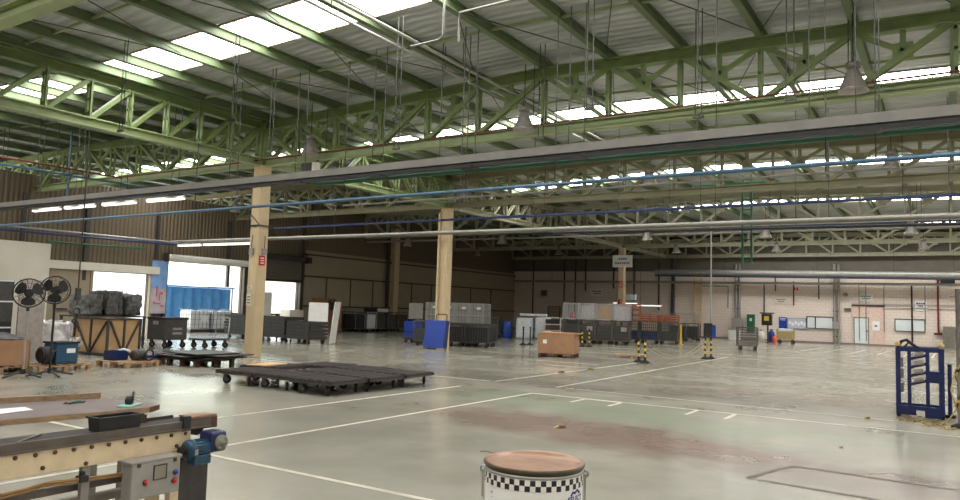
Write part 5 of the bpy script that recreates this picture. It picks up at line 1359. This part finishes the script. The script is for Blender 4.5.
# gear motor
gm = thing('gm', 'x', 'x'); COL.objects.unlink(gm); bpy.data.objects.remove(gm)
MX, MZ = .1, .785
m = MB().lathe([(0, 0), (.04, 0), (.057, .012), (.06, .03), (.06, .05), (.055, .054)], (MX, 2.87, MZ), 24, 'y')
gmo = m.build('motor', 'motorblue', cv)
m = MB().lathe([(.053, .05), (.053, .15), (.04, .16), (0, .16)], (MX, 2.87, MZ), 24, 'y')
for i in range(16):
    a = 2*pi*i/16; m.bar((MX+.055*cos(a), 2.925, MZ+.055*sin(a)), (MX+.055*cos(a), 3.01, MZ+.055*sin(a)), .005, .005)
m.build('cooling_fins', 'motorblue', gmo)
m = MB()
for R_ in (.018, .036): m.ring((MX, 2.868, MZ), R_*.85, .003, 'y', 20, 4)
m.lathe([(0, 0), (.034, 0), (.034, -.003), (0, -.003)], (MX, 2.87, MZ), 20, 'y'); m.build('fan_grille', 'black', gmo)
MB().box((MX+.01, 2.965, .722), (.085, .12, .06)).build('terminal_box', 'motorblue', gmo, bevel=.01)
MB().box((MX+.058, 2.91, .775), (.006, .022, .035)).build('rating_plate', 'galv', gmo)
gb = MB().box((.09, 3.075, .815), (.12, .12, .125)).build('gearbox', 'gearblue', cv, bevel=.015)
m = MB().lathe([(0, .03), (.016, .03), (.018, .016), (.042, .016), (.048, .008), (.048, 0)], (.15, 3.09, .81), 22, 'x'); m.build('output_flange', 'greymetal', gb)
for a in (0.8, 2.4, 4.0, 5.5): MB().cyl((.155, 3.09+.034*cos(a), .81+.034*sin(a)), (.17, 3.09+.034*cos(a), .81+.034*sin(a)), .006, 8).build('bolt', 'galv', gb)
MB().box((.04, 3.0, .775), (.09, .22, .03)).build('motor_mount', 'darkmetal', cv)
# legs, plate and lower frame
MB().box((-.03, 2.9, .38), (.05, .08, .76)).build('leg', 'cream', cv, bevel=.004)
MB().box((-.24, 2.9, .38), (.05, .08, .76)).build('leg', 'cream', cv, bevel=.004)
MB().box((-.03, 2.335, .38), (.03, .045, .76)).build('leg', 'boxgrey', cv)
for xx in (-.03, -.24): MB().box((xx, .8, .38), (.045, .045, .76)).build('leg', 'greymetal', cv)
MB().box((-.01, 3.02, .55), (.02, .2, .34)).build('drop_plate', 'darkmetal', cv)
m = MB().bar((-.1, YA, .64), (-.1, 2.9, .64), .04, .035); m.build('lower_rail', 'guardmetal', cv)
m = MB().bar((-.24, YA, .52), (-.24, 2.9, .52), .05, .045); m.build('lower_rail', 'greymetal', cv)
m = MB().bar((-.03, 1.72, .66), (-.24, 2.05, .62), .12, .01); m.build('cross_plate', 'greymetal', cv)
m = MB().tube([(.02, YA, .70), (.02, 1.9, .70), (.02, 2.0, .705), (.02, 2.1, .718), (.02, 2.25, .71), (.02, 2.56, .694)], .0075, 10); m.build('conduit', 'copper', cv)
m = MB().tube([(.02, YA, .685), (.02, 1.9, .685), (.02, 2.0, .692), (.02, 2.1, .704), (.02, 2.25, .697), (.02, 2.56, .684)], .006, 10); m.build('conduit', 'copper', cv)
m = MB().box((.01, 2.3, .705), (.05, .05, .035)).box((.01, 2.3, .73), (.03, .02, .03)); m.build('pipe_clamp', 'black', cv, bevel=.004)
DY = -.035
cb = MB().box((.065, 2.715+DY, .655), (.1, .31, .2)).build('control_box', 'boxgrey', cv, bevel=.008)
m = MB().box((.062, 2.715+DY, .762), (.11, .33, .015)); m.build('lid', 'boxgrey', cb, bevel=.004)
m = MB().box((.117, 2.735+DY, .69), (.006, .075, .075)); m.build('display_plate', pmat('display_olive', (132, 126, 112), .4), cb)
m = MB()
for s_ in (-1, 1): m.box((.118, 2.735+DY+s_*.04, .69), (.008, .005, .085)).box((.118, 2.735+DY, .69+s_*.04), (.008, .085, .005))
m.build('display_frame', 'darkmetal', cb)
def btn(y, z, mat, lab):
    y += DY
    f = MB().lathe([(.0, 0), (.016, 0), (.016, .008), (.0, .008)], (.115, y, z), 16, 'x').build('button_ring', 'darkmetal', cb)
    return f, MB().lathe([(0, .02), (.009, .019), (.012, .012), (.012, .004), (0, .004)], (.117, y, z), 16, 'x').build('button', mat, cb, lab)
btn(2.645, .645, 'redbtn', 'bright red push button'); btn(2.835, .672, 'bluebtn', 'blue push button'); btn(2.83, .625, 'redbtn', 'dull red push button')
for i in range(2):
    MB().box((.117, 2.6+DY+i*.23, .745), (.006, .02, .02)).build('latch', 'darkmetal', cb)

# bin on the conveyor
t = thing('black_bin', 'long black plastic bin sitting on the conveyor edge', 'bin', (XF-.065, 2.515, .935))
m = MB()
w, d, h = .115, .26, .078
vo = [(-w/2*.9, -d/2*.94, 0), (w/2*.9, -d/2*.94, 0), (w/2*.9, d/2*.94, 0), (-w/2*.9, d/2*.94, 0), (-w/2, -d/2, h), (w/2, -d/2, h), (w/2, d/2, h), (-w/2, d/2, h)]
vi = [(x*.93, y*.96, z+(.006 if z == 0 else 0)) for x, y, z in vo]
m.add(vo+vi, [(3, 2, 1, 0), (0, 1, 5, 4), (1, 2, 6, 5), (2, 3, 7, 6), (3, 0, 4, 7), (8, 9, 10, 11), (12, 13, 9, 8), (13, 14, 10, 9), (14, 15, 11, 10), (15, 12, 8, 11), (4, 5, 13, 12), (5, 6, 14, 13), (6, 7, 15, 14), (7, 4, 12, 15)])
m.build('body', 'black', t)
m = MB()
for s_ in (-1, 1): m.bar((s_*w/2, -d/2-.008, h), (s_*w/2, d/2+.008, h), .016, .01).bar((-w/2, s_*d/2, h), (w/2, s_*d/2, h), .016, .01)
m.build('rim', 'black', t)

# work table behind the conveyor
tb = thing('work_table', 'worn plank work table with mauve grey top behind the conveyor', 'table', (0, 0, 0))
zt = .95
A = onz(140, 408, zt); B0 = onz(0, 420, zt); d1 = (Vector((A.x, A.y, 0))-Vector((B0.x, B0.y, 0))).normalized()
S0 = Vector((B0.x, B0.y, 0))-d1*1.4
K0 = onz(0, 403.5, zt); K1 = onz(100, 398, zt); d2 = (K1-K0).normalized(); K00 = Vector((K0.x, K0.y, 0))-Vector((d2.x, d2.y, 0))*1.4
A = onz(149, 407.2, zt)
TIP = onz(158, 404.5, zt); CR = onz(143, 402.3, zt); K2 = onz(116, 399.3, zt)
poly = [(S0.x, S0.y), (A.x, A.y), (TIP.x, TIP.y), (CR.x, CR.y), (K2.x, K2.y), (K1.x, K1.y), (K00.x, K00.y)]
MB().prism(poly, zt-.02, zt).build('tabletop', 'tabletop', tb)
MB().bar(S0+Vector((0, 0, zt-.018)), Vector((A.x, A.y, zt-.018)), .025, .034).build('front_edge', 'woodedge', tb)
MB().bar((A.x, A.y, zt-.018), (TIP.x, TIP.y, zt-.018), .025, .034).build('corner_block', 'rust', tb)
MB().bar(K00+Vector((0, 0, zt+.015)), Vector((K1.x, K1.y, zt+.015)), .03, .05).build('back_rail', 'woodedge', tb)
for q in ((S0+Vector((-.08, .1, 0))), Vector((A.x-.1, A.y-.1, 0)), K00+Vector((.06, .1, 0)), Vector((K1.x+.06, K1.y-.06, 0))):
    MB().bar((q.x, q.y, 0), (q.x, q.y, zt-.02), .05, .05).build('leg', 'greymetal', tb)
p = onz(8, 411.5, zt)
t = thing('folded_paper', 'white folded paper sheet lying on the work table', 'paper', (p.x, p.y, zt), .1)
m = MB(); m.add([(-.16, -.3, .004), (.1, -.32, .004), (.07, .12, .004), (-.1, .14, .004), (-.02, -.3, .028), (-.02, .12, .014)], [(0, 4, 5, 3), (4, 1, 2, 5)]); m.build('sheet', 'paper', t)
p = onz(71, 404.3, zt)
t = thing('hand_tool', 'green and black hand pliers lying on the work table', 'tool', (p.x, p.y, zt+.008), 1.9); t.scale = (.8, .8, .8)
for s_ in (-1, 1): MB().tube([(-.02, 0, 0), (.02, s_*.012, .004), (.09, s_*.03, .002), (.13, s_*.022, 0)], .008, 8).build('handle', 'tool_green', t)
MB().add([(-.1, 0, 0), (-.02, -.02, .0), (-.02, .02, 0), (-.06, 0, .018)], [(0, 1, 3), (1, 2, 3), (2, 0, 3)]).build('jaw', 'black', t)
p = onz(129, 406, zt)
t = thing('tape_dispenser', 'mint green tape gun with dark roll on the table corner', 'tape dispenser', (p.x, p.y, zt), .6)
MB().box((0, 0, .006), (.1, .17, .012)).build('base', 'mint', t, bevel=.004)
MB().lathe([(.012, -.018), (.03, -.018), (.03, .018), (.012, .018)], (0, .0, .04), 20, 'x').build('tape_roll', 'black', t)
MB().tube([(0, .02, .03), (0, .05, .06), (0, .06, .09)], .009, 8).build('grip', 'tool_green', t)
# second leftover: pallet board in front of the fans not present

# ------------------------------------------------------------------ drum
dr = thing('paint_drum', 'white metal drum with checkered band and worn copper lid in the foreground', 'drum', (-1.97, 3.72, 0))
Rr, Hd = .272, .85
MB().lathe([(0, 0), (Rr, 0), (Rr+.006, .01), (Rr, .025), (Rr, .27), (Rr+.007, .285), (Rr, .3), (Rr, .55), (Rr+.007, .565), (Rr, .58), (Rr, Hd-.04)], n=72).build('body', 'white', dr)
MB().lathe([(Rr, Hd-.042), (Rr+.004, Hd-.04), (Rr+.006, Hd-.032), (Rr+.002, Hd-.026), (Rr-.004, Hd-.026)], n=72).build('rim', 'galv', dr)
MB().lathe([(Rr-.004, Hd-.028), (Rr-.002, Hd-.02), (Rr+.006, Hd-.014), (Rr+.011, Hd-.006), (Rr+.011, Hd), (Rr+.006, Hd+.006)], n=72).build('lid_skirt', pmat('dark_lid_skirt', (84, 76, 60), .4, .4, .2, 12), dr)
def mat_lid():
    m = pmat('worn_copper_lid', (170, 130, 104), .3, .2, .18, 6, .1, 20); return m
MT['lid'] = mat_lid()
MB().lathe([(Rr+.0, Hd-.0), (Rr+.006, Hd+.006), (Rr-.004, Hd+.01), (Rr-.02, Hd+.006), (Rr-.032, Hd-.006), (Rr-.06, Hd-.008), (.12, Hd-.006), (0, Hd-.004)], n=72).build('lid', 'lid', dr)
m = MB(); nC = 60
for row_ in range(2):
    for i in range(nC):
        a0, a1 = 2*pi*i/nC, 2*pi*(i+1)/nC; z1 = Hd-.046-row_*.029; z0 = z1-.029; r = Rr+.0015
        m.add([(r*cos(a0), r*sin(a0), z0), (r*cos(a1), r*sin(a1), z0), (r*cos(a1), r*sin(a1), z1), (r*cos(a0), r*sin(a0), z1)], [(0, 1, 2, 3)], (i+row_) % 2)
m.build('checker_band', ['white', 'black'], dr)
def wrap(m, vs, fs, a0, z0, r=Rr+.002, mi=0):
    m.add([(r*cos(a0+x/r), r*sin(a0+x/r), z0+y) for x, y, z in vs], fs, mi)
toc = math.atan2(-3.72, 1.985)
aL = toc+.98
m = MB(); vs, fs = text_verts('SELECT', .042); wrap(m, vs, fs, aL, Hd-.156); m.build('lettering', 'blueink', dr, 'blue lettering reading SELECT')
m = MB()
def stroke(pts, w):
    vs = []
    for i, (x, y) in enumerate(pts):
        a_ = pts[max(i-1, 0)]; b_ = pts[min(i+1, len(pts)-1)]; dx, dy = b_[0]-a_[0], b_[1]-a_[1]; l = hypot(dx, dy); nx, ny = -dy/l*w/2, dx/l*w/2
        vs += [(x+nx, y+ny, 0), (x-nx, y-ny, 0)]
    return vs, [(2*i, 2*i+1, 2*i+3, 2*i+2) for i in range(len(pts)-1)]
vs, fs = stroke([(-.045, -.012), (-.03, .006), (-.01, .0), (.012, .014), (.03, .0), (.045, -.006)], .014); wrap(m, vs, fs, aL, Hd-.124); m.build('emblem', 'blueink', dr)
m = MB()
vs, fs = stroke([(-.07, 0), (.07, 0)], .004)
for z in (.0, .03): wrap(m, vs, fs, toc-.72, Hd-.165-z)
vs, fs = stroke([(-.05, 0), (-.03, 0)], .012); wrap(m, vs, fs, toc-.82, Hd-.14)
m.build('printed_lines', pmat('faded_print', (176, 178, 206), .6), dr)
for s_ in (-1, 1):
    a = toc+s_*(pi/2-.05); c_ = (Rr+.012)
    m = MB().bar((c_*cos(a), c_*sin(a), Hd-.2), (c_*cos(a), c_*sin(a), Hd-.05), .03, .012, (cos(a), sin(a), 0)); m.ring((c_*cos(a), c_*sin(a), Hd-.05), .018, .006, 'y', 14, 5)
    m.build('handle_lug', 'galv', dr)
o = single(MB().tube([(0, 0, 0), (.06, .05, .004), (.14, .04, .0), (.22, .1, .004)], .004, 6), 'loose_wire', 'rust', 'thin loose wire lying on the floor behind the drum', 'wire', (*onz(480, 452)[:2], .006))

# ------------------------------------------------------------------ light
w = bpy.data.worlds.new('World'); S.world = w; w.use_nodes = True
nt = w.node_tree; bg = nt.nodes['Background']
sky = nt.nodes.new('ShaderNodeTexSky'); sky.sky_type = 'NISHITA'; sky.sun_disc = False; sky.sun_elevation = radians(48); sky.sun_rotation = radians(200); sky.air_density = 1.6; sky.dust_density = 3
nt.links.new(sky.outputs['Color'], bg.inputs['Color']); bg.inputs['Strength'].default_value = 1.1
sun = bpy.data.lights.new('sun', 'SUN'); sun.energy = 13; sun.angle = .02; sun.color = (1, .96, .9)
so = bpy.data.objects.new('sun', sun); COL.objects.link(so); so.rotation_euler = (radians(35), 0, radians(15))
S.cycles.max_bounces = 8; S.cycles.diffuse_bounces = 5; S.cycles.glossy_bounces = 3; S.cycles.use_denoising = True
S.cycles.sample_clamp_indirect = 8
S.view_settings.view_transform = 'Standard'; S.view_settings.look = 'None'; S.view_settings.gamma = 1; S.view_settings.exposure = -0.1
